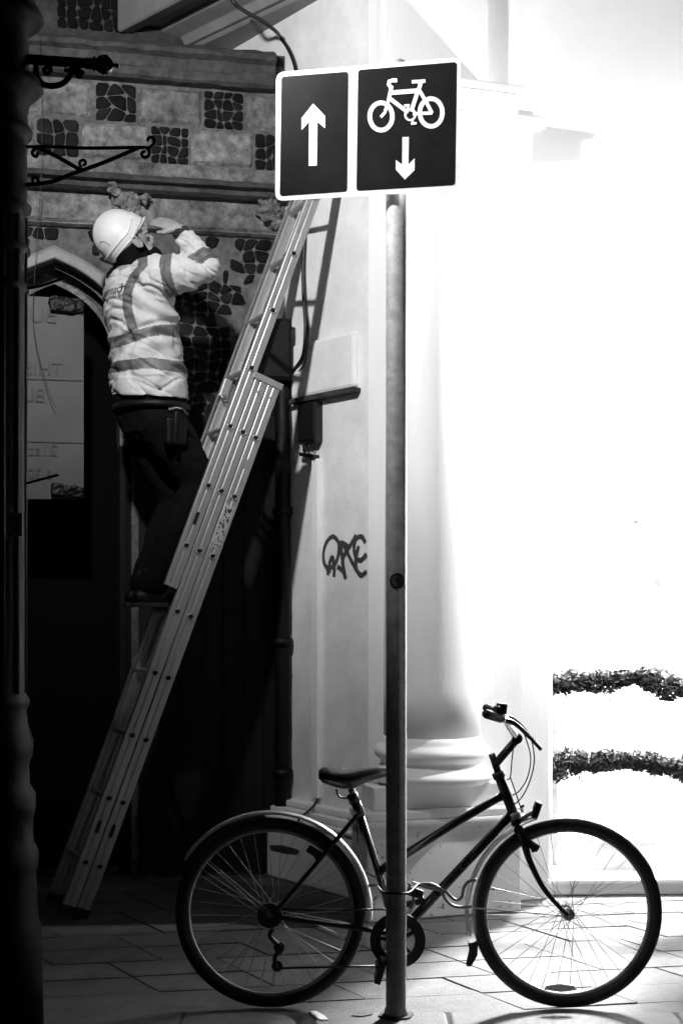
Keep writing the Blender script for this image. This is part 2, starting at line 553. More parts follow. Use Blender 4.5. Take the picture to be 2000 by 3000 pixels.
worn_course('lower_moulding', [(-.02,zf0),(.03,zf0-.004),(.05,zf0-.016),(.035,zf0-.028),(.045,zf0-.036),(.02,zf0-.046),(-.02,zf0-.046)], A0, AR, 'stone', .003)

flints = 0
def flint_cell(poly, dome, m, off=0.0):
    """one knapped flint filling a four-cornered cell, corners rounded, face slightly domed"""
    global flints
    c = sum((V((x, y, 0)) for x, y in poly), V())/4
    P = [V((x, y, 0)) for x, y in poly]; r1 = []
    for k in range(4):
        p, a, b_ = P[k], P[k-1], P[(k+1) % 4]
        f1, f2 = random.uniform(.10,.30), random.uniform(.10,.30)
        r1 += [p.lerp(a, f1), p.lerp(b_, f2)]
    n = 8; jn = .0022
    r1 = [p - (p-c).normalized()*jn for p in r1]
    tilt = (random.uniform(-.10,.10), random.uniform(-.10,.10))
    def at(p, k, o): return FP(c.x+(p.x-c.x)*k, c.y+(p.y-c.y)*k, off + o)
    vs = [at(p, 1, -.004) for p in r1] + [at(p, .96, .004+dome*.5) for p in r1]
    vs += [at(p, .70, .004+dome+tilt[0]*(p.x-c.x)+tilt[1]*(p.y-c.y)) for p in r1]
    vs.append(FP(c.x, c.y, off + .004+dome*1.1))
    q = MB(); fs = []
    for k in range(n):
        l = (k+1) % n
        fs += [(k,l,n+l,n+k), (n+k,n+l,2*n+l,2*n+k), (2*n+k,2*n+l,3*n)]
    q.add(vs, fs, False)
    put('flint', q, m, flint); flints += 1
def jitter_grid(a0, a1, z0, z1, nx, ny, jit, edge=True):
    cw, ch = (a1-a0)/nx, (z1-z0)/ny; g_ = {}
    for j in range(ny+1):
        for i_ in range(nx+1):
            x, y = a0+cw*i_, z0+ch*j
            sx = 0 if edge and i_ in (0, nx) else jit; sy = 0 if edge and j in (0, ny) else jit
            # rows slip sideways, so that joints do not line up
            g_[i_, j] = (x + random.uniform(-sx, sx)*cw, y + random.uniform(-sy, sy)*ch)
    return g_
def flint_panel(a0, a1, z0, z1, nx, ny, off=0.0, kinds=('flint','flint','flint_grey'), dome=.006):
    g_ = jitter_grid(a0, a1, z0, z1, nx, ny, .34)
    for j in range(ny):
        for i_ in range(nx):
            flint_cell([g_[i_,j], g_[i_+1,j], g_[i_+1,j+1], g_[i_,j+1]], dome*random.uniform(.6,1.4), random.choice(kinds), off)
def stone_block(a0, a1, z0, z1):
    q = MB(); o = random.uniform(.016, .024); nx_, nz_ = 16, 8; sd = random.uniform(0, 90); vs = []
    gq = .003
    for j in range(nz_+1):
        for i_ in range(nx_+1):
            fx, fz_ = i_/nx_, j/nz_
            a = a0+gq + (a1-a0-2*gq)*fx; z = z0+gq + (z1-z0-2*gq)*fz_
            edge = min(fx*nx_, (1-fx)*nx_, fz_*nz_, (1-fz_)*nz_)
            w = noise.noise(V((a*14+sd, z*14, 1)))*.004 + noise.noise(V((a*45+sd, z*45, 2)))*.0025
            d = o + w
            if edge < .5:
                d = -.008; a += noise.noise(V((a*30+sd, z*30, 5)))*.004; z += noise.noise(V((a*30, z*30+sd, 9)))*.004
            elif edge < 1.5: d -= .003 + max(0, noise.noise(V((a*22+sd, z*22, 7))))*.014
            vs.append(FP(a, z, d))
    q.add(vs, [(j*(nx_+1)+i_, j*(nx_+1)+i_+1, (j+1)*(nx_+1)+i_+1, (j+1)*(nx_+1)+i_) for j in range(nz_) for i_ in range(nx_)], False)
    put('stone_block', q, 'stone', flint)
def row(py0, py1, bounds, pyc):
    z1, z0 = fz(py0), fz(py1)
    for x0, x1, kind in bounds:
        a0, a1 = fa(x0, pyc), fa(x1, pyc)
        if kind == 's': stone_block(a0, a1, z0, z1)
        else: flint_panel(a0+.004, a1-.004, z0+.004, z1-.004, kind, 3 if kind == 3 else 4)
row(252, 367, [(-60,278,'s'),(278,402,3),(402,595,'s'),(595,715,4),(715,832,'s')], 305)
row(367, 480, [(-60,105,'s'),(105,235,3),(235,440,'s'),(440,555,4),(555,745,'s'),(745,832,3)], 420)
# rubble of flints below the mouldings
zt = zf0 - .052; zlow = fz(1215, 560)
ra0, ra1 = fa(60), AR - .01
nx_, nz_ = int((ra1-ra0)/.068), int((zt-zlow)/.058)
g_ = jitter_grid(ra0, ra1, zlow, zt, nx_, nz_, .36)
for j in range(nz_):
    for i_ in range(nx_):
        poly = [g_[i_,j], g_[i_+1,j], g_[i_+1,j+1], g_[i_,j+1]]
        ca, cz = sum(p[0] for p in poly)/4, sum(p[1] for p in poly)/4
        if inside(ca, cz) or min((p.x-ca)**2 + (p.y-cz)**2 for p in path) < .15**2: continue
        if fa(425, 730) < ca < fa(600, 730) and cz > fz(800, 500): continue          # plain mortar patch beside the worker's head
        if random.random() > (.97 if noise.noise(V((ca*3.1+4, cz*3.1, 0))) > -.02 else .22) or flints > 265: continue
        flint_cell(poly, random.uniform(.002, .007), random.choice(['flint','flint_grey','flint_grey']))
# added boards: dark wall and the worker's shadow put into one black
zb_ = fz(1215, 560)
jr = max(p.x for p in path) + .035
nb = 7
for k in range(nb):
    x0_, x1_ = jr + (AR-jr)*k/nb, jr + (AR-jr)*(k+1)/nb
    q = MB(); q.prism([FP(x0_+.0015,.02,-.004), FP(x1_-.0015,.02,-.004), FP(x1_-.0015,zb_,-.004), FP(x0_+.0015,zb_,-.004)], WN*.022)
    put('shade_board', q, 'shade_black', flint, bevel=.003)
# carved bosses
def boss(px, py, w, h, seed):
    rnd = random.Random(seed)
    q = MB(); c = FW(px, py, 0)
    q.ellip(c + WN*.02, (WDIR, UP, WN), (w*.42, h*.46, .06), 14, 10)
    for k in range(16):
        a = rnd.uniform(-.45, .45)*w; z = rnd.uniform(-.48, .5)*h
        rr = rnd.uniform(.018, .034)
        q.ellip(c + WDIR*a + UP*z + WN*rnd.uniform(.05, .085),
                (WDIR + UP*rnd.uniform(-.6,.6), UP, WN), (rr*1.3, rr*.9, rr), 10, 7)
    me = remeshed(q, .006, 2)
    nrm = [v.normal.copy() for v in me.vertices]
    for v, vn in zip(me.vertices, nrm):
        n = abs(noise.noise(v.co*17))*-.030 + noise.noise(v.co*42)*.010 + noise.noise(v.co*90)*.004
        v.co = v.co + vn*n - flint.location
    for p in me.polygons: p.use_smooth = False
    put('carved_boss', me, 'stone', flint)
boss(370, 588, .20, .21, 3)
boss(792, 622, .13, .21, 9)
# upper wall, set back behind the cornice
UO = -.55
mb = MB(); mb.prism([FP(A0-.5, zc1-.1, UO), FP(.45, zc1-.1, UO), FP(.45, 6.5, UO), FP(A0-.5, 6.5, UO)], WN*-.2)
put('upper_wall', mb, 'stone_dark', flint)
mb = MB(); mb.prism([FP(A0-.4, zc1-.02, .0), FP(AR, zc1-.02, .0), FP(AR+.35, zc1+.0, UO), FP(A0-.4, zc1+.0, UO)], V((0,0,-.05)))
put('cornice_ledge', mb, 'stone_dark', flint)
def ua(px, py): return (onplane(px, py, K + WN*UO, WN) - K).dot(WDIR)
uz = lambda py: onplane(300, py, K + WN*UO, WN).z
flint_panel(ua(168, 50), ua(398, 50), uz(95)+.005, uz(-10), 7, 3, off=UO+.004)
# ================================================================== WHITE CLASSICAL BUILDING
E = V((.133, 6.82, 0)); U = V((-.61, .793, 0)).normalized(); UN = V((-U.y, U.x, 0))
if UN.y > 0: UN = -UN
def KW(px, py, off=0.0): return onplane(px, py, E + UN*off, UN)
def kt(px, py, off=0.0): return (KW(px, py, off) - E).dot(U)
def KP(t, z, off=0.0): return E + U*t + UN*off + V((0,0,z))
CC = V((.432, 6.52, 0)); P_ = V((.951, .309, 0)).normalized(); PN = V((P_.y, -P_.x, 0))
def CP(p, n, z): return CC + P_*p + PN*n + V((0,0,z))
white = thing('white_building', E, 'white stucco classical building with a round column beside the flint building', 'building')
R = V((1.03, 6.745, 0))
ZT = 7.0
# splayed flank wall
mb = MB(); mb.prism([KP(-.0,0), KP(2.6,0), KP(2.6,ZT), KP(-.0,ZT)], UN*-.15)
put('flank_wall', mb, 'plaster_worn', white)
# front wall beside and behind the column
pE = (E - CC).dot(P_); nE = (E - CC).dot(PN)
mb = MB(); mb.prism([CP(pE, nE-.3, 0), CP(pE+.003, nE, 0), CP(pE+.18, nE, 0), CP(pE+.18, -.05, 0), CP((R-CC).dot(P_), -.05, 0), CP((R-CC).dot(P_), -.8, 0)], V((0,0,ZT)))
put('front_wall', mb, 'plaster', white)
# pedestal
PR, PL, PF = .386, -.386, .17
mb = MB(); mb.prism([CP(PL,-.06,0), CP(PL,PF,0), CP(PR,PF,0), CP(PR,-.06,0)], V((0,0,.43)))
put('pedestal', mb, 'plaster_speck', white, bevel=.008)
def slab_ring(name, e, z0, z1, bev):
    m = MB(); m.prism([CP(PL-e,-.06,z0), CP(PL-e,PF+e,z0), CP(PR+e,PF+e,z0), CP(PR+e,-.06,z0)], V((0,0,z1-z0)))
    put(name, m, 'plaster', white, bevel=bev)
slab_ring('pedestal_moulding', .022, .43, .462, .012)
slab_ring('pedestal_moulding', .010, .4625, .50, .008)
slab_ring('pedestal_cap', -.05, .5005, .61, .006)
# column: base, shaft, capital
mb = MB()
def arc(r, z0, z1, bulge, n=7):
    out = []
    for i in range(n+1):
        t = i/n; out.append((r + bulge*math.sin(PI*t), z0+(z1-z0)*t))
    return out
mb.lathe(CC, [(.255,.6105)] + arc(.262,.615,.685,.04) + [(.255,.69),(.243,.70),(.245,.715)] + arc(.248,.72,.80,.03) + [(.246,.803),(.24,.815),(.232,.835)], 64)
put('column_base', mb, 'plaster', white)
mb = MB()
prof = []
for i in range(13):
    t = i/12; prof.append((.231 - .03*t**1.7, .835 + (3.45-.835)*t))
mb.lathe(CC, prof, 64)
put('column_shaft', mb, 'plaster', white)
mb = MB()
mb.lathe(CC, [(.201,3.452)] + arc(.206,3.455,3.495,.018) + [(.203,3.50),(.203,3.60),(.215,3.61),(.215,3.625)] + [(.22+.05*math.sin(PI/2*i/6), 3.63+.085*(1-math.cos(PI/2*i/6))) for i in range(7)] + [(.272,3.735)], 64)
put('column_capital', mb, 'plaster', white)
mb = MB(); mb.prism([CP(-.31,-.06,3.736), CP(-.31,.30,3.736), CP(.31,.30,3.736), CP(.31,-.06,3.736)], V((0,0,.09)))
put('abacus', mb, 'plaster', white, bevel=.008)
mb = MB(); mb.prism([CP(-.335,-.06,3.827), CP(-.335,.325,3.827), CP(.335,.325,3.827), CP(.335,-.06,3.827)], V((0,0,.03)))
put('abacus_fillet', mb, 'plaster', white, bevel=.006)
mb = MB(); mb.prism([CP(-.26,-.06,3.858), CP(-.26,.06,3.858), CP(.265,.06,3.858), CP(.265,-.06,3.858)], V((0,0,2.6)))
put('entablature_pier', mb, 'plaster', white, bevel=.006)
mb = MB(); mb.prism([CP(.338,-.06,3.80), CP(.338,-.03,3.80), CP((R-CC).dot(P_),-.03,3.80), CP((R-CC).dot(P_),-.06,3.80)], V((0,0,.06)))
put('wall_band', mb, 'plaster', white, bevel=.008)
# flank details: raised panel, plinth
def fbox(name, px0, px1, py0, py1, o0, o1, m, bev=.004, parent=white, taper=0):
    ym = (py0+py1)/2; xm = (px0+px1)/2
    t0, t1 = kt(px0, ym, o1), kt(px1, ym, o1); z0, z1 = KW(xm, py1, o1).z, KW(xm, py0, o1).z
    q = MB(); q.prism([KP(t0,z0,o0), KP(t1,z0,o0), KP(t1,z1,o0), KP(t0,z1,o0)], UN*(o1-o0))
    return put(name, q, m, parent, bevel=bev)
fbox('raised_panel', 850, 1036, 990, 1152, -.01, .03, 'plaster_worn', .018)
fbox('panel_ledge_shadow', 845, 1036, 1152, 1166, -.01, .045, 'stone_dark', .004)  # shadow below the panel put into the dark tone of this ledge
for nm, z0, z1, o in (('plinth', 0, .31, .12), ('plinth_moulding', .3105, .335, .135), ('plinth_moulding', .3355, .375, .10), ('plinth_moulding', .3755, .41, .06)):
    q = MB(); q.prism([KP(-.10,z0,-.01), KP(.72,z0,-.01), KP(.72,z1,-.01), KP(-.10,z1,-.01)], UN*(o+.01))
    put(nm, q, 'plaster_worn', white, bevel=.01)
# cornice of the flank, high up
UC = V((-.69, .724, 0)).normalized(); UCN = V((-UC.y, UC.x, 0))
if UCN.y > 0: UCN = -UCN
C0 = KP(-.02, 0)
def ccourse(name, prof, t0, t1, m='plaster'):
    q = MB(); k = len(prof)
    vs = [C0 + UC*t + UCN*o + V((0,0,z)) for t in (t0, t1) for o, z in prof]
    fs = [(j, (j+1) % k, k+(j+1) % k, k+j) for j in range(k)] + [list(range(k)), list(range(2*k-1, k-1, -1))]
    q.add(vs, fs); return put(name, q, m, white, bevel=.005)
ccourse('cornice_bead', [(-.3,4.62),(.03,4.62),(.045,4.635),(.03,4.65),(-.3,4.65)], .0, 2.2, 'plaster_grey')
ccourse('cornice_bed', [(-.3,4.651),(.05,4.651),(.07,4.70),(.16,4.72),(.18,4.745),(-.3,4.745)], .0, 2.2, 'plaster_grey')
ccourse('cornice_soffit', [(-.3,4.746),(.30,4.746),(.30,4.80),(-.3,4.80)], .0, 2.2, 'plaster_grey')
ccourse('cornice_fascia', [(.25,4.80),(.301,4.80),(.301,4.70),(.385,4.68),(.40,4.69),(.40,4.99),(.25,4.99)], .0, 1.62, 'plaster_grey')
for k in range(14):
    q = MB(); q.box(C0 + UC*(1.18 + k*.018) + UCN*.404 + V((0,0,4.90)), (UC, UCN, UP), (.005, .004, .045))
    put('fascia_flute', q, 'plaster', white)
# painted tag (graffiti) on the flank
def tagpt(x, y, off): return KW(800 + x*.3189, 1000 + y*.3189, off)
strokes = [
 [(505,2150),(500,2090),(470,2040),(462,1950),(490,1850),(545,1795),(595,1835),(607,1905),(592,1995),(560,2060),(520,2085)],
 [(560,2165),(562,2080),(545,1985),(520,2040),(518,2130)],
 [(590,2070),(640,2110),(668,2185)],
 [(625,1850),(632,1960),(650,2090),(668,2180)],
 [(768,1780),(705,1885),(650,1975),(640,2060)],
 [(650,1870),(705,1985),(760,2090),(810,2150)],
 [(850,1850),(815,1795),(765,1815),(745,1900),(765,1990),(810,2010),(862,1955)],
 [(790,1880),(765,1980),(765,2080),(805,2150),(862,2115)],
 [(700,1890),(640,1850),(618,1860)]]
q = MB()
for i, st in enumerate(strokes):
    pts = spline([tagpt(x, y, 0) for x, y in st], 6); o = .0012 + i*.0003
    wdt = .0125
    vs = []
    for j, p in enumerate(pts):
        t = (pts[min(j+1, len(pts)-1)] - pts[max(j-1, 0)]).normalized()
        nn = UN.cross(t)
        ww = wdt*(1 + .18*noise.noise(p*40))
        vs += [p + UN*o + nn*ww, p + UN*o - nn*ww]
    q.add(vs, [(2*j, 2*j+1, 2*j+3, 2*j+2) for j in range(len(pts)-1)])
put('graffiti', q, 'paint_tag', white)

# ================================================================== things on the flank wall
def box_thing(name, px0, px1, py0, py1, o0, o1, m, label, cat, bev):
    ym = (py0+py1)/2; xm = (px0+px1)/2
    t0, t1 = kt(px0, ym, o1), kt(px1, ym, o1); z0, z1 = KW(xm, py1, o1).z, KW(xm, py0, o1).z
    th = thing(name, KP((t0+t1)/2, z0, (o0+o1)/2), label, cat)
    q = MB(); q.prism([KP(t0,z0,o0), KP(t1,z0,o0), KP(t1,z1,o0), KP(t0,z1,o0)], UN*(o1-o0))
    put('housing', q, m, th, bevel=bev)
    return th, t0, t1, z0, z1
jb, t0, t1, z0, z1 = box_thing('junction_box', 872, 922, 1178, 1300, -.002, .055, 'black_plastic', 'black rounded junction box fixed on the white flank wall under the ledge', 'junction box', .014)
q = MB(); q.prism([KP(t0-.008,z0+.02,.0555), KP(t1+.008,z0+.02,.0555), KP(t1+.008,z1-.02,.0555), KP(t0-.008,z1-.02,.0555)], UN*.005)
put('lid', q, 'black_plastic', jb, bevel=.006)
q = MB(); q.prism([KP(t0+.015,z0-.055,0), KP(t1+.03,z0-.085,0), KP(t1+.03,z0-.06,0), KP(t0+.015,z0-.035,0)], UN*.04)
put('cable_tray', q, 'black_plastic', jb, bevel=.006)
for k in range(3):
    q = MB(); tt = t0 + (t1-t0)*(.25+.25*k)
    q.tube(spline([KP(tt,z0+.005,.03), KP(tt+.006*(k-1),z0-.02,.04), KP(tt+.01,z0-.05,.025)], 5), .004, 6)
    put('cable_tail', q, 'cable_black', jb)
cab = thing('corner_shadow_block', FW(800, 1112, .0), 'added black shadow cabinet in the wall corner behind the middle of the ladder', 'block')  # added block; stands in for the worker's shadow and dark wall here
a0_, a1_ = fa(742, 1020, .17), fa(884, 1020, .17)
z0_, z1_ = FW(810, 1112, .17).z, FW(810, 930, .17).z
q = MB(); q.prism([FP(a0_,z0_,.0), FP(a1_-.05,z0_,.0), FP(a1_-.05,z1_,.0), FP(a0_,z1_,.0)], WN*.16)
put('housing', q, 'leather', cab, bevel=.012)
q = MB(); q.prism([FP(a0_+.015,z0_+.015,.1605), FP(a1_-.065,z0_+.015,.1605), FP(a1_-.065,z1_-.015,.1605), FP(a0_+.015,z1_-.015,.1605)], WN*.008)
put('block_face', q, 'leather', cab, bevel=.006)
dp = thing('drainpipe', FP(fa(828, 1600, .07), 0, .07), 'black lagged drainpipe running down the corner between the two buildings', 'drainpipe')
q = MB(); ap = fa(828, 1600, .07); n = 60
pts_ = [FP(ap + .004*noise.noise(V((k*.3,0,0))), .02 + (z0_-.03)*k/n, .07) for k in range(n+1)]
q.tube(pts_, [.042 + .006*noise.noise(V((k*.9,3,0))) for k in range(n+1)], 18)
put('pipe', q, 'leather', dp)
for zz_ in (.55, 1.25, 1.95):
    q = MB(); q.lathe(FP(ap, zz_, .07), [(.044,-.02),(.054,-.018),(.054,.018),(.044,.02)], 20); put('pipe_bracket', q, 'leather', dp)
tr = thing('conduit', KW(930, 2337, 0), 'white plastic conduit running down the flank wall beside the graffiti', 'conduit')
t0, t1 = kt(924, 1900), kt(942, 1900)
zb, zt_ = KW(933, 2337).z, KW(933, 1345).z
q = MB(); q.prism([KP(t0,zb,-.002), KP(t1,zb,-.002), KP(t1,zt_,-.002), KP(t0,zt_,-.002)], UN*.03)
put('trunking', q, 'plaster', tr, bevel=.005)
q = MB(); q.tube(spline([KW(931,2330,.014), KW(928,2348,.03), KW(905,2375,.10), KW(880,2395,.15), KW(866,2420,.13)], 6), .006, 8)
put('cable_tail', q, 'cable_black', tr)
pts = [KW(x, y, o) for x, y, o in [(822,110,.02),(848,150,.02),(866,205,.02),(880,320,.02),(888,450,.015),(893,600,.02),(892,700,.015),(888,790,.02),(890,880,.03),(895,960,.04),(888,1040,.045),(862,1085,.03),(842,1130,.02),(828,1180,.02)]]
def CW(px, py, off): return onplane(px, py, C0 + UCN*off, UCN)
top = [CW(668,-18,.42), CW(690,12,.40), CW(722,36,.30), CW(766,60,.17), CW(806,90,.06)]
q = MB(); q.tube(spline(top + pts, 6), .0105, 8)
cb = put('wall_cable', q, 'cable_black', None, origin=KW(893, 700, 0)); tag(cb, 'thick black cable snaking down the corner of the white flank wall', 'cable')
q = MB(); q.tube(spline([KW(x, y, o) for x, y, o in [(899,930,.02),(903,985,.05),(893,1060,.05),(868,1100,.02),(850,1165,.02)]], 6), .004, 6)
cb = put('thin_wall_cable', q, 'cable_black', None, origin=KW(893, 1000, 0)); tag(cb, 'thin black cable looping beside the thick one above the ledge', 'cable')

# ================================================================== SHOP on the right
S0 = G(1612, 2622); S1 = G(2000, 2616)
SD = V((1, .02, 0)).normalized(); SN = V((SD.y, -SD.x, 0))
SY = S0.copy()
def SP(a, z, off=0.0): return SY + SD*a + SN*off + V((0,0,z))
shop = thing('shop', SP(.6, 0), 'brightly lit white shop front right of the column', 'shop')
L2 = 3.0
def sprism(name, a0, a1, z0, z1, o0, o1, m, bev=.004, parent=shop):
    q = MB(); q.prism([SP(a0,z0,o0), SP(a1,z0,o0), SP(a1,z1,o0), SP(a0,z1,o0)], SN*(o1-o0))
    return put(name, q, m, parent, bevel=bev)
sprism('stall_riser', -.15, L2, 0, .06, -.2, 0, 'shop_white')
sprism('window_sill', -.15, L2, .0605, .08, -.22, .02, 'shop_white')
sprism('fascia', -.15, L2, 2.85, 7.0, -.2, .095, 'shop_white')
sprism('end_pier', -.15, .011, .0805, 2.8495, -.19, -.01, 'shop_white')
sprism('side_wall', 1.28, L2, .0805, 2.8495, -.2, -.0, 'shop_white')
for a in (1.22,):
    sprism('mullion', a, a+.05, .0805, 2.8495, -.13, -.03, 'shop_white')
for a0, a1 in ((.012, 1.219),):
    sprism('window_pane', a0, a1, .081, 2.849, -.085, -.079, 'pane', 0)
# interior
sprism('interior_floor', -.0, L2, .02, .059, -2.4, -.205, 'shop_inside')
sprism('interior_back_wall', -.0, L2, .02, 2.95, -2.45, -2.401, 'shop_inside')
sprism('interior_ceiling', -.0, L2, 2.951, 3.0, -2.4, -.205, 'shop_inside')
sprism('interior_side_wall', -.05, -.001, .02, 3.0, -2.4, -.21, 'shop_inside')
sprism('interior_side_wall', 1.32, 1.40, .02, 3.0, -2.4, -.21, 'shop_grey')
sprism('display_plinth', .25, .60, .0595, .225, -.36, -.20, 'shop_inside')
sprism('display_plinth_top', .23, .62, .2255, .25, -.38, -.18, 'jar_glaze')
for a, z, w, h in ((-.03,.0595,.09,.80),):
    sprism('display_panel', .06+a, .06+a+w, z, z+h if z < 1 else z+h, -.52, -.46, 'shop_grey')
for a, dds in ((.66, (1.0,)), (.80, (1.5,))):
    for dd in dds:
        c = SP(a, 2.45, -dd)
        q = MB(); q.lathe(c, [(.006,.498),(.006,.12),(.02,.10),(.09,.06),(.10,.0)], 20)
        lo = put('ceiling_lamp', q, 'shop_white', shop)
        q = MB(); q.ellip(c + V((0,0,.01)), ((1,0,0),(0,1,0),(0,0,1)), (.05,.05,.035), 14, 8)
        put('lamp_bulb', q, 'shop_lamp', lo)
        lamp('lamp_light', c + V((0,0,-.06)), SHOP_LAMP_W, .06, lo)
# added unseen lamp to wash the front wall; its plate shades the left
lc = SP(1.20, 2.60, .46)
q = MB(); q.tube(spline([SP(1.35,3.02,0), SP(1.35,3.17,.2), SP(1.35,3.05,.42), SP(1.35,2.67,.50)], 6), .012, 8)
wl = put('added_lamp_arm', q, 'iron', shop)
q = MB(); q.prism([SP(.80,2.05,.51), SP(1.8,2.05,.51), SP(1.8,2.69,.51), SP(.80,2.69,.51)], SN*.012)  # plate added to keep this lamp's light off the left ground
put('added_lamp_shield', q, 'iron', wl)
q = MB(); q.tube([lc - SD*.05, lc + SD*.05], .018, 10, round_end=True)
put('added_lamp_bulb', q, 'bulb', wl)
lamp('added_lamp_light', lc, ADDED_LAMP_W, .03, wl)
# garlands and display
def garland(z, dz, label, seed):
    rnd = random.Random(seed)
    q = MB()
    a = .052
    base = [SP(x, z + .02*math.sin(x*9+seed), -.12) for x in [.013+.06*k for k in range(20)]]
    q.tube(base, .012, 6)
    for k in range(5800):
        x = rnd.uniform(.013, 1.18)
        lump = max(0, .5 + .75*noise.noise(V((x*6, seed, 0))) + .35*noise.noise(V((x*19, seed, 3))))
        rad = .024 + .072*lump
        an = rnd.uniform(0, 2*PI); rr = rad*math.sqrt(rnd.random())
        c = SP(x, z + .02*math.sin(x*9+seed) + dz*noise.noise(V((x*5, seed*3, 2))) + rr*math.sin(an), -.12 + .55*rr*math.cos(an))
        d = V((rnd.gauss(0,1), rnd.gauss(0,1), rnd.gauss(0,1))).normalized(); e = d.orthogonal().normalized()
        l = rnd.uniform(.010, .030); w = l*rnd.uniform(.2,.45)
        q.add([c-d*l, c+e*w, c+d*l, c-e*w], [(0,1,2,3)])
    for k in range(26):
        x = rnd.uniform(.03, 1.15); c0 = SP(x, z-.05, -.12)
        q.tube([c0, c0+V((rnd.uniform(-.01,.01), 0, -.03)), c0+V((rnd.uniform(-.02,.02), 0, -.05))], .0025, 5)
    o = put('garland', q, 'leaf', None, origin=SP(.55, z, -.12)); tag(o, label, 'garland', 'leafy garlands in the shop window')
garland(.645, .03, 'lower dark leafy garland along the lit shop window', 5)
garland(1.06, .03, 'upper dark leafy garland along the lit shop window', 11)
jar = thing('glass_jar', SP(.60, 1.72, -.3), 'pale glass jar hanging in the overexposed shop window', 'jar')
q = MB(); q.lathe(SP(.60, 1.50, -.3), [(.01,0),(.06,.01),(.10,.06),(.115,.14),(.11,.22),(.09,.27),(.085,.30)], 28)
put('jar_body', q, 'jar_glaze', jar)
q = MB(); q.tube([SP(.60,1.79,-.3), SP(.60,2.949,-.3)], .003, 6)
put('jar_cord', q, 'shop_grey', jar)
q = MB(); rnd = random.Random(4)
for k in range(120):
    c = SP(.42 + rnd.gauss(0,.13), 1.92 + rnd.gauss(0,.11), -.32 + rnd.uniform(-.04,.04))
    d = V((rnd.gauss(0,1), rnd.gauss(0,.4), rnd.gauss(0,1))).normalized(); e = d.orthogonal().normalized(); l = rnd.uniform(.03,.07)
    q.add([c-d*l, c+e*l*.3, c+d*l, c-e*l*.3], [(0,1,2,3)])
q.tube([SP(.42,1.95,-.32), SP(.42,2.949,-.32)], .003, 6)
o = put('hanging_sprig', q, 'leaf_pale', None, origin=SP(.42, 1.8, -.32)); tag(o, 'pale leafy sprig hanging in the overexposed shop window', 'decoration')

# ================================================================== LAMP POST at the left edge
LP = V((-1.12, 4.30, 0)); PD = 4.30
lp = thing('lamp_post', LP, 'black cast iron lamp post with scrolled brackets at the left edge', 'lamp post')
def lz(py): return H + (HY - py)/F*PD
def lr(px): return max(.03, .125 + (px - 75)/930.0)
prof_px = [(120,2990),(120,2720),(112,2700),(104,2560),(110,2540),(112,2500),(98,2470),(96,2400),(104,2370),(104,2330),(86,2300),(84,2240),(95,2210),(97,2170),(82,2130),(76,2080),(86,2065),(86,2050),(76,2035),(76,1620),(76,1200),(77,860),(84,852),(84,838),(77,830),(77,745),(88,738),(88,726),(78,718),(78,622),(90,614),(92,604),(78,590),(78,420),(80,405),(92,395),(94,380),(82,362),(79,330),(88,292),(112,268),(126,255),(118,235),(84,222),(84,130),(80,112),(86,82),(112,66),(127,50),(118,28),(104,4),(98,-60),(80,-90),(70,-420)]
prof = []
for x, y in prof_px:
    z = lz(y)
    prof.append((lr(x), max(z, 0.0)))
prof[0] = (prof[1][0]+.01, 0.0)
mb = MB(); mb.lathe(LP, prof, 40)
put('column', mb, 'iron', lp)
for k in range(14):
    a = 2*PI*k/14
    q = MB(); q.tube([LP + V((math.cos(a)*.121, math.sin(a)*.121, lz(2030))), LP + V((math.cos(a)*.122, math.sin(a)*.122, lz(640)))], .011, 6)
    put('flute_rib', q, 'iron', lp)
def L(px, py, d=PD): return W(px, py, d)
def lt(name, pts, r, n=6, sp=True, parent=lp):
    q = MB(); q.tube(spline([L(*p) for p in pts], 5) if sp else [L(*p) for p in pts], r, n); return put(name, q, 'iron', parent)
q = MB(); q.tube([L(60,172), L(285,188)], .016, 10)
bar = put('ladder_bar', q, 'iron', lp)
q = MB(); ax = (L(285,188)-L(60,172)).normalized()
q.lathe(L(252,186), [(.016,0),(.02,.004),(.016,.010),(.021,.014),(.016,.02),(.024,.026),(.018,.034),(.026,.042),(.031,.055),(.031,.068),(.022,.082),(.008,.088),(.006,.094),(.008,.1),(.004,.106)], 24, ax=ax)
put('bar_finial', q, 'iron_gloss', bar)
def scroll(cx, cy, r0, turns, a0, sgn=1, n=26):
    out = []
    for i in range(n):
        t = i/(n-1); r = r0*(1-.72*t); a = a0 + sgn*turns*2*PI*t
        out.append((cx + r*math.cos(a), cy + r*math.sin(a)))
    return out
k_ = .319
lt('scroll', [(x*k_, y*k_) for x, y in [(345,560),(335,640),(350,715),(400,775),(490,790),(580,765),(640,705),(680,640),(745,640)]], .010)
lt('scroll', scroll(138, 205, 14, 1.1, -1.2), .007)
lt('scroll', scroll(200, 196, 12, 1.0, 2.5, -1), .007)
lt('scroll', [(x*k_, y*k_) for x, y in [(700,640),(730,700),(760,650)]], .010)
lt('bracket_rod', [(60,430),(150,430),(260,434),(400,432),(445,433)], .0055)
lt('bracket_rod', [(70,542),(150,533),(210,510),(300,478),(385,442),(410,432)], .0065)
lt('bracket_rod', [(105,430),(160,455),(205,480),(240,500)], .0070)
lt('bracket_scroll', scroll(245, 478, 13, 1.0, PI*.6, 1), .0050)
lt('bracket_scroll', scroll(440, 412, 17, .8, PI*.5, -1), .0055)
lt('bracket_scroll', scroll(424, 450, 16, 1.0, -PI*.35, 1), .0055)
lt('bracket_scroll', scroll(106, 450, 13, .9, -PI*.5, -1), .0055)
lt('bracket_scroll', scroll(102, 528, 13, .9, PI*.4, -1), .0055)
lt('stay_rod', [(60,849),(120,838),(190,815)], .0045, sp=False)
lt('stay_rod', [(55,1422),(172,1391)], .0045, sp=False)
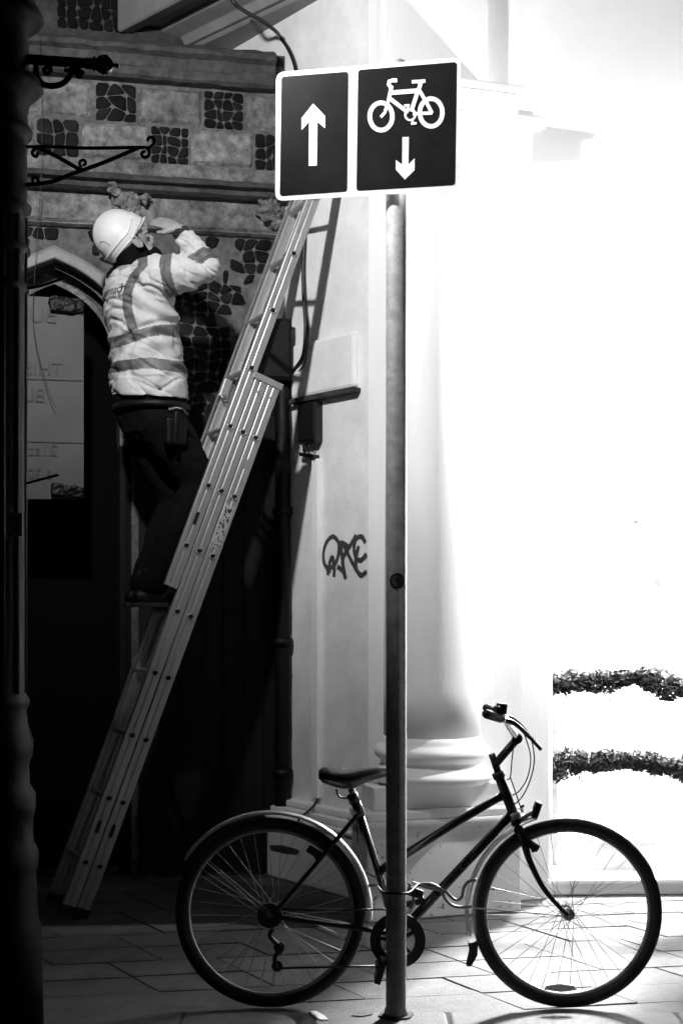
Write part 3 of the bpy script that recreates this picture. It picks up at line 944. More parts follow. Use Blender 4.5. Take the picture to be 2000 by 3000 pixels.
# number plate
q = MB(); c0 = L(44, 1537, PD-.135)
q.box(c0, ((1,0,0),(0,1,0),(0,0,1)), (.024,.003,.036))
npl = put('number_plate', q, 'plaque', lp)
put('number', text_mb('3', .062, c0 + V((.004,-.0045,0)), (1,0,0), (0,0,1)), 'iron', npl)
# lantern head with its lamp (above the frame)
lc = V((LP.x + .055, LP.y - .025, 4.20))
q = MB(); q.lathe(V((LP.x,LP.y,0)), [(.06,lz(-420)),(.05,3.92),(.03,3.96),(.165,3.985),(.185,3.99),(.185,4.0),(.0,4.003)], 28)
tray = put('lantern_tray', q, 'iron', lp)
q = MB(); q.lathe(V((LP.x,LP.y,0)), [(.15,4.48),(.15,4.50),(.10,4.56),(.04,4.62),(.02,4.66),(.03,4.69),(.0,4.72)], 28)
put('lantern_cap', q, 'iron', lp)
for a in (150, 215, 280):
    a = math.radians(a); q = MB()
    q.tube([LP + V((math.cos(a)*.175, math.sin(a)*.175, 3.995)), LP + V((math.cos(a)*.145, math.sin(a)*.145, 4.485))], .007, 6)
    put('lantern_bar', q, 'iron', lp)
q = MB(); q.ellip(lc, ((1,0,0),(0,1,0),(0,0,1)), (.03,.03,.045), 14, 10)
put('lantern_bulb', q, 'bulb', lp)
lamp('lantern_light', lc, LANTERN_W, .05, lp)

# thin hanging wire
q = MB(); q.tube(spline([FW(x, y, .16) for x, y in [(117,80),(123,250),(124,420),(122,520),(110,700),(100,850),(99,950),(112,1030),(130,1100),(148,1160),(163,1192)]], 5), .0017, 5)
o = put('hanging_wire', q, 'cable_black', None, origin=FW(120, 500, .16)); tag(o, 'thin dark wire dangling in front of the flint wall and arch', 'wire')

# sheet hanging in the arch, seen from its back
sh = thing('notice_sheet', FW(150, 1465, .05), 'grey notice sheet with faint reversed lettering hanging in the pointed arch', 'notice')
q = MB()
nx, ny = 10, 20; o_ = .105
for sgn in (0, 1):
    vs = []
    for j in range(ny+1):
        for i_ in range(nx+1):
            x = -40 + (246+40)*i_/nx; y = 868 + (1462-868)*j/ny + (.06*(x-100) if j < 6 else .03*(x-100))*(1-j/ny)
            vs.append(FW(x, y, o_ + .004*noise.noise(V((i_*.5, j*.35, 3))) - sgn*.003))
    q.add(vs, [(j*(nx+1)+i_, j*(nx+1)+i_+1, (j+1)*(nx+1)+i_+1, (j+1)*(nx+1)+i_) for j in range(ny) for i_ in range(nx)], True)
put('sheet', q, 'sheet', sh)
for txt, x, y, s in (('BU', 128, 925, .115), ('THIS', 128, 1082, .095), ('BU', 98, 1160, .10), ('21st', 128, 1320, .085), ('6.30', 118, 1390, .075)):
    put('lettering', text_mb(txt, s, FW(x, y, o_+.006), -WDIR, UP, .0004), 'sheet_print', sh)
def clip(x0, x1, y0, y1, seed):
    q = MB(); ym = (y0+y1)/2
    q.prism([FW(x0-14, y0-4, o_-.004), FW(x1+14, y0+8, o_-.004), FW(x1+12, y1+10, o_-.004), FW(x0-12, y1, o_-.004)], WN*.03)
    me = remeshed(q, .004, 2)
    nrm = [v.normal.copy() for v in me.vertices]
    for v, vn in zip(me.vertices, nrm):
        v.co = v.co + vn*(noise.noise(v.co*22 + V((seed,0,0)))*.014 + noise.noise(v.co*60)*.005) - sh.location
    put('fixing_bar', me, 'leather', sh)
clip(160, 232, 872, 912, 1); clip(168, 232, 1422, 1450, 2)
for y in (1105, 1288):
    q = MB(); q.prism([FW(-40,y,o_+.0045), FW(244,y+8,o_+.0045), FW(244,y+11,o_+.0045), FW(-40,y+3,o_+.0045)], WN*.0012)
    put('crease', q, 'sheet_print', sh)

# ================================================================== LADDER
LA = W(236, 2693, F*H/943.0); LA.z = 0.0
hd = V((.9165, .40, 0))
tlen = 2.265/ .4364
LB = W(750, 1282, 6.66)
slope = (LB - LA); hdir = V((slope.x, slope.y, 0)).normalized()
hdir = hd.normalized()
hor = slope.dot(hdir)
LD = (hdir*hor + V((0,0,LB.z))).normalized()
LW = V((-hdir.y, hdir.x, 0)); LNn = LD.cross(LW)
if LNn.x > 0: LNn = -LNn                         # climber's side
SB = (LB - LA).dot(LD)                            # arc length at the reference hole
SPC = SB*(1/7.82); WID = .32; SEC = .070
lad = thing('ladder', LA, 'triple aluminium extension ladder leaning against the white flank wall', 'ladder')
def LPt(s, w, n): return LA + LD*s + LW*w + LNn*n
def stile(sec, side, s0, s1):
    """C channel with rounded lips; web outward"""
    q = MB(); n0 = sec*SEC - .033; n1 = n0 + .066
    out = -1 if side == 0 else 1
    w0 = 0.0 if side == 0 else WID
    t = .0035; d = .026
    prof = [(0,n0+.004),(.002,n0+.001),(.005,n0),(d,n0),(d,n0+t),(.004+t,n0+t),(t,n0+t+.003),(t,(n0+n1)/2-.009),(t+.004,(n0+n1)/2-.005),(t+.004,(n0+n1)/2+.005),(t,(n0+n1)/2+.009),(t,n1-t-.003),(.004+t,n1-t),(d,n1-t),(d,n1),(.005,n1),(.002,n1-.001),(0,n1-.004),
            (0,n1-.020),(.003,n1-.024),(.003,n1-.030),(0,n1-.034)]
    rings = []
    for s_ in (s0, s1):
        rings.append([LPt(s_, w0 - out*w, n) for w, n in prof])
    q.loft(rings, caps=True, smooth=False)
    return put('stile', q, 'aluminium', lad)
secs = [(0, .03, SB + .30), (1, .045, SB + .30), (2, SB - 2.68*SPC, SB + 4.95*SPC)]
def rung_mesh():
    q = MB(); n = 14; 
    def D(sc_, w):
        pts = []
        for k in range(n):
            a = 2*PI*k/n
            x, y = math.cos(a)*.0155, math.sin(a)*.015
            if y > .008: y = .008 + (y-.008)*.35
            pts.append(LW*w + (hdir*x*-1 + UP*y)*sc_)
        return pts
    q.loft([D(1.0,-.002), D(1.0, WID+.002)], caps=False)
    q.loft([D(1.0,-.0021), D(1.2,-.003), D(1.18,-.005), D(.86,-.0055), D(.82,-.001)], caps=False)
    q.loft([D(1.0,WID+.0021), D(1.2,WID+.003), D(1.18,WID+.005), D(.86,WID+.0055), D(.82,WID+.001)], caps=False)
    q.loft([D(.815,-.0035), D(.81,.03)], mi=1, caps=True); 
    return q.mesh('rung')
rme = rung_mesh(); rme.materials.append(MATS['aluminium']); rme.materials.append(MATS['hollow'])
for sec, s0, s1 in secs:
    for side in (0, 1): stile(sec, side, s0, s1)
    k = -9
    while True:
        s_ = SB + k*SPC
        k += 1
        if s_ > s1 - .05: break
        if s_ < s0 + .06: continue
        o = bpy.data.objects.new('rung', rme); COL.objects.link(o); o.parent = lad
        o.location = LPt(s_, 0, sec*SEC) - lad.location
# rubber feet on the base section
for sec in (0, 1):
    for w in (.013, WID-.013):
        q = MB(); q.box(LPt(.02, w, sec*SEC), (LD, LW, LNn), (.03 if sec == 0 else .018, .0145, .034)); put('rubber_foot', q, 'rubber', lad, bevel=.004)
# guide brackets where the fly section leaves the others
for w, sg in ((-.004, -1), (WID+.004, 1)):
    q = MB(); q.box(LPt(SB+.285, w, SEC*.5+.005), (LD, LW, LNn), (.016, .003, SEC*.5+.045)); put('guide_bracket', q, 'aluminium_dull', lad, bevel=.002)
    for n in (SEC*.0, SEC*1.0):
        q = MB(); q.ellip(LPt(SB+.262-.05, w-sg*-.001, n), (LD, LNn, LW), (.007,.007,.005), 10, 6); put('rivet', q, 'chrome', lad)
q = MB(); q.box(LPt(SB+.24, WID-.03, SEC*2+.01), (LD, LW, LNn), (.05, .004, .02)); hk = put('locking_hook', q, 'aluminium', lad, bevel=.004)
q = MB(); 
ring = [LPt(SB+.19, WID-.036, SEC*2) + LD*math.cos(a)*.014 + LNn*math.sin(a)*.014 for a in [2*PI*k/14 for k in range(14)]]
q.tube(ring, .004, 6, closed=True); put('hook_ring', q, 'chrome', hk)
# slots, stickers
def on_stile(name, s_, n, ls, ln, m, th=.0006, bev=0):
    q = MB(); q.box(LPt(s_, -.0006-th, n), (LD, LW, LNn), (ls, th, ln)); return put(name, q, m, lad, bevel=bev)
on_stile('slot', SB-1.55*SPC, SEC*2, .032, .008, 'hollow')
on_stile('slot', SB-6.45*SPC, SEC*1, .030, .008, 'hollow')
on_stile('slot', SB-6.45*SPC, SEC*0, .030, .008, 'hollow')
lab = on_stile('warning_label', SB-1.52*SPC, .004, .110, .024, 'label_paper'); lab['label'] = 'printed paper label on the near stile'
rnd = random.Random(2)
for k in range(26):
    s_ = SB-1.52*SPC + rnd.uniform(-.075, .10); n = .004 + rnd.uniform(-.019, .019)
    q = MB(); q.box(LPt(s_, -.0024, n), (LD, LW, LNn), (rnd.uniform(.003,.009), .0003, rnd.uniform(.002,.004))); put('print_mark', q, 'print', lab)
ex = (LW*0 - LNn).normalized()
put('lettering', text_mb('LYTE', .022, LPt(SB-1.52*SPC-.096, -.0026, .004), ex, LD), 'print', lab)
on_stile('sticker', SB-3.42*SPC, SEC*1, .020, .009, 'label_paper')
on_stile('sticker', SB-.45*SPC, .0, .022, .014, 'aluminium_dull')

# ================================================================== TRAFFIC SIGN
PC = V(((1160-1000)/F*4.865, 4.865, 0)); PRD = .0365
sgn = thing('traffic_sign', PC, 'dark one-way and cycle lane sign with white arrows on a grey steel pole', 'traffic sign')
mb = MB(); mb.lathe(PC, [(PRD+.006,0),(PRD+.006,.02),(PRD,.03),(PRD,3.392),(PRD*.8,3.40),(0,3.402)], 40)
put('pole', mb, 'steel_post', sgn)
SNn = V((-.287, -.958, 0)).normalized(); SQ = V((.958, -.287, 0)).normalized()
S_P0 = PC + SNn*(PRD+.022)
def TS(px, py, off=0.0): return onplane(px, py, S_P0 + SNn*off, SNn)
def rrect(pts, r):
    out = []
    for i in range(4):
        p, a, b_ = V(pts[i]), V(pts[i-1]), V(pts[(i+1) % 4])
        d1 = (a-p).normalized(); d2 = (b_-p).normalized()
        for k in range(7):
            t = k/6
            out.append(p + d1*r*(1-t)**2 + d2*r*t**2)
    return out
q = MB(); q.prism(rrect([TS(809,212), TS(1349,167), TS(1344,557), TS(806,589)], .032), SNn*-.004)
plate = put('sign_plate', q, 'sign_white', sgn)
plate['label'] = 'rectangular sign face with white border'
def panel(name, px, r, off):
    q = MB(); q.prism(rrect([TS(*p, off) for p in px], r), SNn*-.0006); return put(name, q, 'sign_dark', plate)
c_ = .4464
def X8(p): return (780 + p[0]*c_, 130 + p[1]*c_)
panel('left_panel', [X8(p) for p in [(99,212),(537,178),(529,965),(88,995)]], .012, .0012)
panel('right_panel', [X8(p) for p in [(601,168),(1248,115),(1236,922),(590,961)]], .012, .0012)
def flat(name, pts, off, m='sign_white', par=plate):
    q = MB(); q.prism([TS(*X8(p), off) for p in pts], SNn*-.0005); return put(name, q, m, par)
flat('up_arrow', [(307,388),(385,470),(385,550),(335,508),(331,795),(278,797),(281,508),(231,562),(231,485)], .0024)
flat('down_arrow', [(892,609),(934,607),(931,789),(972,747),(972,825),(908,887),(849,822),(849,758),(890,789)], .0024)
q = MB(); lay = [.0024]
def ringpx(cx, cy, rx, ry, wdt, n=36):
    o = lay[0]; lay[0] += .00015
    vs = []
    for k in range(n):
        a = 2*PI*k/n
        vs.append(TS(*X8((cx+rx*math.cos(a), cy+ry*math.sin(a))), o))
        vs.append(TS(*X8((cx+(rx-wdt)*math.cos(a), cy+(ry-wdt)*math.sin(a))), o))
    q.add(vs, [(2*k, 2*k+1, (2*k+3) % (2*n), (2*k+2) % (2*n)) for k in range(n)])
def strokepx(pts, wdt):
    o = lay[0]; lay[0] += .00015
    P = [V((x, y, 0)) for x, y in pts]; vs = []
    for j, p in enumerate(P):
        t = (P[min(j+1, len(P)-1)] - P[max(j-1, 0)]).normalized(); n = V((-t.y, t.x, 0))*wdt/2
        for s_ in (1, -1):
            c = p + n*s_; vs.append(TS(*X8((c.x, c.y)), o))
    q.add(vs, [(2*j, 2*j+1, 2*j+3, 2*j+2) for j in range(len(P)-1)])
ringpx(752, 473, 89, 105, 30); ringpx(1080, 447, 89, 106, 30)
strokepx([(857,236),(828,236),(805,243),(802,262),(812,276),(822,290)], 26)
strokepx([(822,272),(800,372)], 24); strokepx([(800,375),(775,450),(750,477)], 20)
strokepx([(812,318),(1000,303)], 30); strokepx([(806,352),(930,448)], 26)
strokepx([(1012,258),(985,330),(950,440)], 26); strokepx([(953,246),(1043,240)], 22); strokepx([(1000,244),(1020,262)], 30)
strokepx([(1002,300),(1045,372),(1086,452)], 24); strokepx([(960,456),(1088,450)], 22)
ringpx(943, 460, 40, 44, 14)
strokepx([(920,392),(930,425)], 14); strokepx([(903,402),(940,400)], 16); strokepx([(955,490),(963,520)], 14); strokepx([(948,520),(985,517)], 16)
put('bicycle_symbol', q, 'sign_white', plate)
for z in (TS(1160,260).z, TS(1160,480).z):
    q = MB(); q.lathe(PC + V((0,0,z)), [(PRD+.001,-.012),(PRD+.006,-.012),(PRD+.006,.012),(PRD+.001,.012)], 24)
    put('clamp_band', q, 'steel_post', sgn)
    q = MB(); q.box(PC + SNn*(PRD+.009) + V((0,0,z)), (SQ, SNn, UP), (.05,.008,.011)); put('mounting_channel', q, 'steel_post', sgn)
q = MB(); q.prism([PC + V(((.062+.012*noise.noise(V((k*1.3,2,0))))*math.cos(2*PI*k/20), (.058+.012*noise.noise(V((k*.9,5,0))))*math.sin(2*PI*k/20), .0006)) for k in range(20)], V((0,0,.006)))
put('base_collar', q, 'stone_dark', sgn, bevel=.002)
# round badge stuck on the pole
bc = PC + V((0,0,W(1165,1702,4.83).z)); n = 28
def badge_pt(r, a, lift):
    th = (.0025 + r*math.cos(a))/PRD; R_ = PRD + lift
    return bc + V((math.sin(th)*R_, -math.cos(th)*R_, r*math.sin(a)))
q = MB()
for m_, (rr, lift) in enumerate((((.0275,.022), .0016), ((.022,.015,.008,.0005), .0012))):
    vs = [badge_pt(r, 2*PI*k/n, lift) for r in rr for k in range(n)]
    q.add(vs, [(i_*n+k, i_*n+(k+1) % n, (i_+1)*n+(k+1) % n, (i_+1)*n+k) for i_ in range(len(rr)-1) for k in range(n)], True, m_)
bd = put('badge_sticker', q, ['black_plastic','decal'], sgn)
put('badge_mark', text_mb('T', .028, bc + V((.0025,-PRD-.0026,-.002)), (1,0,0), (0,0,1)), 'black_plastic', bd)

# ================================================================== BICYCLE
BD = 4.962
def B(px, py, dy=0.0): return W(px, py, BD + dy)
bike = thing('bicycle', V((.27, BD, 0)), 'dark step-through bicycle with pale mudguards chained to the sign pole', 'bicycle')
def bt(name, pts, r, m='frame_paint', n=12, sp=False, parent=bike, **kw):
    P = [B(*p) for p in pts]
    q = MB(); q.tube(spline(P, 6) if sp else P, r, n, **kw); return put(name, q, m, parent)
RW = .345
RC = V((B(792,2680).x, BD, RW)); FC = V((B(1660,2680).x, BD, RW))
def wheel(c, seed):
    q = MB()
    def ringpts(R, n=72): return [c + V((R*math.cos(2*PI*k/n), 0, R*math.sin(2*PI*k/n))) for k in range(n)]
    q.tube(ringpts(RW-.021), .0212, 12, closed=True)
    ty = put('tyre', q, 'rubber', bike)
    ty['label'] = 'black bicycle tyre'
    q = MB(); q.tube(ringpts(RW-.045), .009, 8, closed=True, flat=1.0)
    put('rim', q, 'aluminium_dull', bike)
    q = MB()
    q.tube([c+V((0,-.05,0)), c+V((0,-.035,0)), c+V((0,-.034,0)), c+V((0,-.03,0)), c+V((0,-.028,0)), c+V((0,.028,0)), c+V((0,.03,0)), c+V((0,.034,0)), c+V((0,.035,0)), c+V((0,.05,0))],
           [.006,.006,.022,.022,.014,.014,.022,.022,.006,.006], 16)
    put('hub', q, 'aluminium_dull', bike)
    q = MB(); rnd = random.Random(seed)
    for k in range(36):
        a = 2*PI*k/36 + .03; side = -1 if k % 2 else 1; off = (.62 if (k//2) % 2 else -.62)
        p0 = c + V((.021*math.cos(a+off*2.1), side*.03, .021*math.sin(a+off*2.1)))
        p1 = c + V(((RW-.05)*math.cos(a), 0, (RW-.05)*math.sin(a)))
        q.tube([p0, p1], .0011, 4, cap=False)
    put('spokes', q, 'aluminium_dull', bike)
wheel(RC, 1); wheel(FC, 2)
# frame
BBp = (1163, 2742)
bt('seat_tube', [(1049,2372),(1165,2742)], .0152)
bt('top_tube', [(1474,2328),(1330,2413),(1108,2553)], .0152)
dt = bt('down_tube', [(1494,2388),(1165,2740)], .0175)
bt('head_tube', [(1459,2268),(1506,2392)], [.0185,.0185], n=14)
bt('headset', [(1456,2262),(1463,2280)], .0225, m='black_plastic', n=14)
bt('headset', [(1502,2380),(1509,2398)], .0225, m='aluminium_dull', n=14)
for s_ in (-1, 1):
    bt('seat_stay', [(1050,2385,s_*.018),(960,2490,s_*.03),(800,2682,s_*.06)], .0085, sp=True)
    bt('chain_stay', [(1163,2742,s_*.02),(1075,2724,s_*.032),(800,2684,s_*.06)], .0095, sp=True)
    P = [(1518,2425,s_*.022),(1532,2462,s_*.045),(1552,2525,s_*.05),(1590,2600,s_*.05),(1635,2655,s_*.05),(1662,2682,s_*.05)]
    q = MB(); pts = spline([B(*p) for p in P], 5); n = len(pts)
    q.tube(pts, [.0155 - .009*(i/(n-1)) for i in range(n)], 10); put('fork_blade', q, 'frame_paint', bike)
bt('fork_crown', [(1518,2430,-.05),(1518,2430,.05)], .017, n=12)
bt('fork_crown', [(1506,2394),(1520,2434)], .019, n=12)
bt('bottom_bracket', [(1163,2742,-.036),(1163,2742,.036)], .021, n=16)
bt('seat_cluster', [(1042,2350),(1056,2392)], .0185, n=12)
bt('seat_post', [(1022,2290),(1050,2375)], .0125, m='chrome', n=12)
bt('seat_clamp', [(1030,2325),(1040,2352)], .0205, m='black_plastic', n=12)
q = MB()
q.tube(spline([B(985,2312,-.02),B(992,2332,-.02),B(1012,2338,-.01),B(1030,2335,0)],5), .004, 6)
q.tube(spline([B(985,2312,.02),B(992,2332,.02),B(1012,2338,.01),B(1030,2335,0)],5), .004, 6)
put('saddle_rail', q, 'black_plastic', bike)
# saddle
secs_ = [(933,.030,2258,2280),(944,.070,2250,2292),(970,.082,2249,2302),(1005,.076,2252,2311),(1035,.06,2252,2310),(1070,.038,2250,2294),(1105,.026,2247,2282),(1135,.020,2248,2275),(1150,.010,2254,2268)]
rings = []
for x, hw, t, b_ in secs_:
    ctr = B(x, (t+b_)/2); zt2 = B(x, t).z; zb2 = B(x, b_).z; hh = (zt2-zb2)/2
    r = []
    for k in range(20):
        a = 2*PI*k/20
        cx, sy = math.cos(a), math.sin(a)
        yy = math.copysign(abs(cx)**.8, cx)*hw; z = sy*hh
        if sy < 0: z = -hh*abs(sy)**1.2; yy *= (1 - .35*abs(sy))
        r.append(V((ctr.x, ctr.y+yy, ctr.z+z)))
    rings.append(r)
q = MB(); q.loft(rings); put('saddle', q, 'saddle', bike)
# drivetrain
def disc(c, r0, r1, y, n=40, th=.004, mi=0):
    q = MB(); vs = []
    for k in range(n):
        a = 2*PI*k/n
        for rr in (r0, r1):
            for yy in (y-th/2, y+th/2): vs.append(c + V((rr*math.cos(a), yy, rr*math.sin(a))))
    fs = []
    for k in range(n):
        a, b_ = 4*k, 4*((k+1) % n)
        fs += [(a, a+2, b_+2, b_), (a+1, b_+1, b_+3, a+3), (a, b_, b_+1, a+1), (a+2, a+3, b_+3, b_+2)]
    q.add(vs, fs); return q
BBc = B(1163, 2746)
put('chainring', disc(BBc, .062, .100, -.044), 'black_plastic', bike)
q = MB()
for k in range(5):
    a = 2*PI*k/5 + .5
    q.tube([BBc+V((0,-.044,0)), BBc+V((.065*math.cos(a), -.044, .065*math.sin(a)))], .008, 6)
put('spider', q, 'black_plastic', bike)
q = MB(); q.tube([BBc+V((0,-.052,0)), B(1113,2842,-.058)], [.011,.009], 8); put('crank', q, 'aluminium_dull', bike)
q = MB(); q.tube([BBc+V((0,.05,0)), BBc*2-B(1113,2842,-.02)+V((0,.02,0))], [.011,.009], 8); put('crank', q, 'aluminium_dull', bike)
q = MB(); pc = B(1113,2842,-.105); q.box(pc, ((.3,0,1),(0,1,0),(1,0,-.3)), (.042,.04,.012)); q.box(pc+V((0,0,.02)), ((1,0,0),(0,1,0),(0,0,1)), (.018,.044,.006)); put('pedal', q, 'black_plastic', bike, bevel=.004)
q = MB(); pc = BBc*2-B(1113,2842,-.02)+V((0,.07,0)); q.box(pc, ((1,0,.2),(0,1,0),(-.2,0,1)), (.042,.04,.012)); put('pedal', q, 'black_plastic', bike, bevel=.004)
put('sprocket', disc(RC, .012, .045, -.044, th=.018), 'black_plastic', bike)
q = MB(); q.tube(spline([B(800,2720,-.05),B(790,2742,-.055),B(812,2765,-.055),B(826,2782,-.05),B(806,2800,-.05),B(808,2836,-.05)],4), .009, 6)
put('derailleur', q, 'black_plastic', bike)
put('jockey_wheel', disc(B(818,2775,-.05), .004, .020, 0, 18, .008), 'black_plastic', bike)
put('jockey_wheel', disc(B(812,2830,-.05), .004, .020, 0, 18, .008), 'black_plastic', bike)
q = MB()
q.tube([B(800,2664,-.046), B(960,2666,-.046), B(1150,2664,-.046)], .0042, 6)
q.tube([B(815,2836,-.046), B(960,2833,-.046), B(1150,2830,-.046)], .0042, 6)
put('chain', q, 'black_plastic', bike)
# mudguards
def guard(c, r, a0, a1, name):
    q = MB(); n = 46; k = 7; vs = []
    for i in range(n+1):
        a = math.radians(a0 + (a1-a0)*i/n)
        for j in range(k):
            t = (j/(k-1)-.5)*2
            rr = r - .012*t*t
            vs.append(c + V((rr*math.cos(a), t*.026, rr*math.sin(a))))
    q.add(vs, [(i*k+j, i*k+j+1, (i+1)*k+j+1, (i+1)*k+j) for i in range(n) for j in range(k-1)], True)
    o = put(name, q, 'mudguard', bike); m = o.modifiers.new('s', 'SOLIDIFY'); m.thickness = .0015
    return o
guard(RC, .372, 148, -4, 'mudguard')
guard(FC, .372, 108, 193, 'mudguard')
q = MB(); q.prism([B(1371,2763,-.02),B(1400,2760,-.02),B(1398,2800,-.02),B(1380,2832,-.02),B(1366,2832,-.02),B(1376,2790,-.02)], V((0,.04,0))); put('mud_flap', q, 'rubber', bike, bevel=.003)
q = MB(); q.prism([B(567,2532,-.02),B(578,2522,-.02),B(588,2530,-.02),B(574,2546,-.02)], V((0,.04,0))); put('mud_flap', q, 'rubber', bike, bevel=.003)
for s_ in (-.034, .034):
    bt('mudguard_stay', [(612,2522,s_),(790,2672,s_*1.6)], .0025, m='aluminium_dull', n=6)
    bt('mudguard_stay', [(590,2545,s_),(790,2680,s_*1.6)], .0025, m='aluminium_dull', n=6)
    bt('mudguard_stay', [(1385,2660,s_),(1660,2684,s_*1.5)], .0022, m='aluminium_dull', n=6)
# reflectors in the spokes
q = MB(); rr_ = [(790,2476),(830,2477),(870,2487),(880,2493),(870,2506),(832,2502),(792,2492)]
q.prism([B(x,y,-.03) for x, y in rr_], V((0,.008,0))); put('spoke_reflector', q, 'reflector', bike, bevel=.002)
rr_ = [(1600,2888),(1640,2882),(1680,2888),(1690,2900),(1640,2908),(1592,2900)]
q = MB(); q.prism([B(x,y,-.02) for x, y in rr_], V((0,.008,0))); put('spoke_reflector', q, 'reflector_pale', bike, bevel=.002)
# brakes
for x, y, f_ in ((922,2497,1), (1555,2475,1)):
    for sy in (-.035, .035):
        q = MB(); q.box(B(x,y,sy), ((1,0,-.6),(0,1,0),(.6,0,1)), (.03,.008,.014)); ba = put('brake_arm', q, 'black_plastic', bike, bevel=.004)
        q = MB(); q.box(B(x+8,y+8,sy*.8), ((1,0,.5),(0,1,0),(-.5,0,1)), (.014,.012,.014)); put('brake_pad', q, 'black_plastic', ba, bevel=.004)
# handlebar, stem
bt('stem', [(1440,2208),(1460,2268)], .0135, n=12, m='black_plastic')
bt('stem', [(1451,2238),(1511,2168)], .0150, n=12, m='black_plastic')
bt('stem_clamp', [(1514,2164,-.028),(1514,2164,.028)], .0195, n=14, m='black_plastic')
near = [(1514,2164,0),(1508,2155,-.04),(1492,2132,-.10),(1481,2112,-.16),(1468,2105,-.21),(1425,2092,-.30)]
pts = [B(*p) for p in near]; far = [V((p.x*(1 + (2*BD-2*p.y)/p.y), 2*BD - p.y, p.z + .55*(p.z-H)*((2*BD-2*p.y)/p.y))) for p in pts]
for nm, ps, sg in (('a', pts, -1), ('b', far, 1)):
    q = MB(); q.tube(spline(ps[:5] + [ps[4].lerp(ps[5], .5)], 6), .011, 10); put('handlebar', q, 'chrome', bike)
    q = MB(); q.tube([ps[4].lerp(ps[5], .05), ps[5]], .0165, 12, round_end=True); put('grip', q, 'rubber', bike)
    lv = [ps[3].lerp(ps[4], .5), ps[3] + V((.035, 0, -.012)), ps[3] + V((.075, sg*.03, -.05)), ps[3] + V((.115, sg*.06, -.095))]
    q = MB(); q.tube(spline(lv, 5), [.010]*5+[.008]*6+[.0065]*5, 8); put('brake_lever', q, 'black_plastic', bike)
q = MB(); q.box(pts[4] + V((0,0,.035)), ((1,0,-.1),(0,1,0),(.1,0,1)), (.018,.018,.018)); q.tube([pts[4], pts[4]+V((0,0,.035))], .008, 8); put('gear_shifter', q, 'black_plastic', bike, bevel=.004)
q = MB(); bc = pts[4].lerp(pts[5], .3) + V((0,0,.03)); q.tube([bc-V((0,0,.02)), bc], .004, 6); q.lathe(bc, [(.014,-.002),(.016,.002),(.010,.009),(0,.011)], 14); put('bell', q, 'black_plastic', bike)
for P in ([(1505,2172,-.02),(1498,2230,-.02),(1494,2276,-.01),(1484,2284,-.015)],
          [(1535,2150,-.12),(1553,2215,-.09),(1545,2275,-.05),(1522,2315,-.03),(1500,2330,-.018)],
          [(1555,2160,-.15),(1564,2225,-.1),(1552,2285,-.06),(1528,2335,-.03),(1504,2358,-.02)],
          [(1044,2372,-.02),(1046,2430,-.02),(1050,2500,-.025),(1068,2550,-.03),(1098,2568,-.03),(1125,2560,-.02)],
          [(1476,2342,-.02),(1450,2352,-.02),(1425,2358,-.016)],
          [(1494,2278,0),(1512,2330,0),(1528,2380,0)]):
    bt('brake_cable', P, .0024, m='cable_black', n=6, sp=True)
# front lamp on its bracket
bt('lamp_bracket', [(1520,2405),(1566,2374)], .008, m='aluminium_dull', n=8)
q = MB(); q.box(B(1570,2372), ((.35,0,1),(0,1,0),(1,0,-.35)), (.031,.022,.013)); put('front_lamp', q, 'black_plastic', bike, bevel=.008)
q = MB(); q.box(B(1529,2362), ((1,0,.4),(0,1,0),(-.4,0,1)), (.007,.004,.004)); q.tube([B(1529,2362),B(1531,2380)], .002, 5); put('cable_hanger', q, 'black_plastic', bike)
# lettering on the down tube
p0, p1 = B(1228,2672), B(1428,2458)
ex = (p1-p0).normalized(); ey = V((-ex.z,0,ex.x))
lt_ = text_mb('RALEIGH', .042, (p0+p1)/2 + V((0,-.0185,0)), ex, ey, .0004)
for v in lt_.v:
    d = (v-(p0+p1)/2).dot(ey); v.y += (1-math.cos(min(1.2, abs(d)/.0175)))*.0175
    v -= ((v-(p0+p1)/2).dot(ex))*ex*-.45
put('lettering', lt_, 'decal', dt)

# cable lock round the pole
lk = thing('cable_lock', V((.22, 4.90, .45)), 'coiled cable lock tying the bicycle to the sign pole', 'lock')
zl = B(1160, 2594).z
loop = [B(1070,2595,.0), B(1100,2595,-.03), V((PC.x-PRD-.012, PC.y-.02, zl)), V((PC.x-.02, PC.y-PRD-.008, zl)), V((PC.x+.02, PC.y-PRD-.008, zl)), V((PC.x+PRD+.012, PC.y-.02, zl+.001)), B(1225,2592,-.04), B(1260,2597,-.03), B(1290,2612,-.03)]
q = MB(); q.tube(spline(loop, 5), .005, 8); put('cable', q, 'cable_black', lk)
coil = [B(x,y,d) for x, y, d in [(1230,2590,-.03),(1262,2590,-.035),(1290,2605,-.04),(1302,2630,-.04),(1320,2650,-.04),(1345,2658,-.04),(1380,2655,-.035)]]
q = MB(); q.tube(spline(coil, 6), .006, 8); put('coil', q, 'aluminium_dull', lk)
coil = [B(x,y,d) for x, y, d in [(1205,2585,-.03),(1250,2600,-.04),(1300,2610,-.04),(1330,2635,-.04),(1350,2630,-.04),(1358,2600,-.035),(1372,2582,-.03),(1394,2578,-.03)]]
q = MB(); q.tube(spline(coil, 6), .006, 8); put('coil', q, 'aluminium_dull', lk)
coil = [B(x,y,d) for x, y, d in [(1196,2588,-.03),(1206,2605,-.03),(1210,2640,-.03),(1200,2660,-.02)]]
q = MB(); q.tube(spline(coil, 6), .005, 8); put('coil', q, 'cable_black', lk)
q = MB(); q.box(B(1215,2615,-.04), ((1,0,-.3),(0,1,0),(.3,0,1)), (.03,.012,.016)); put('lock_body', q, 'black_plastic', lk, bevel=.005)

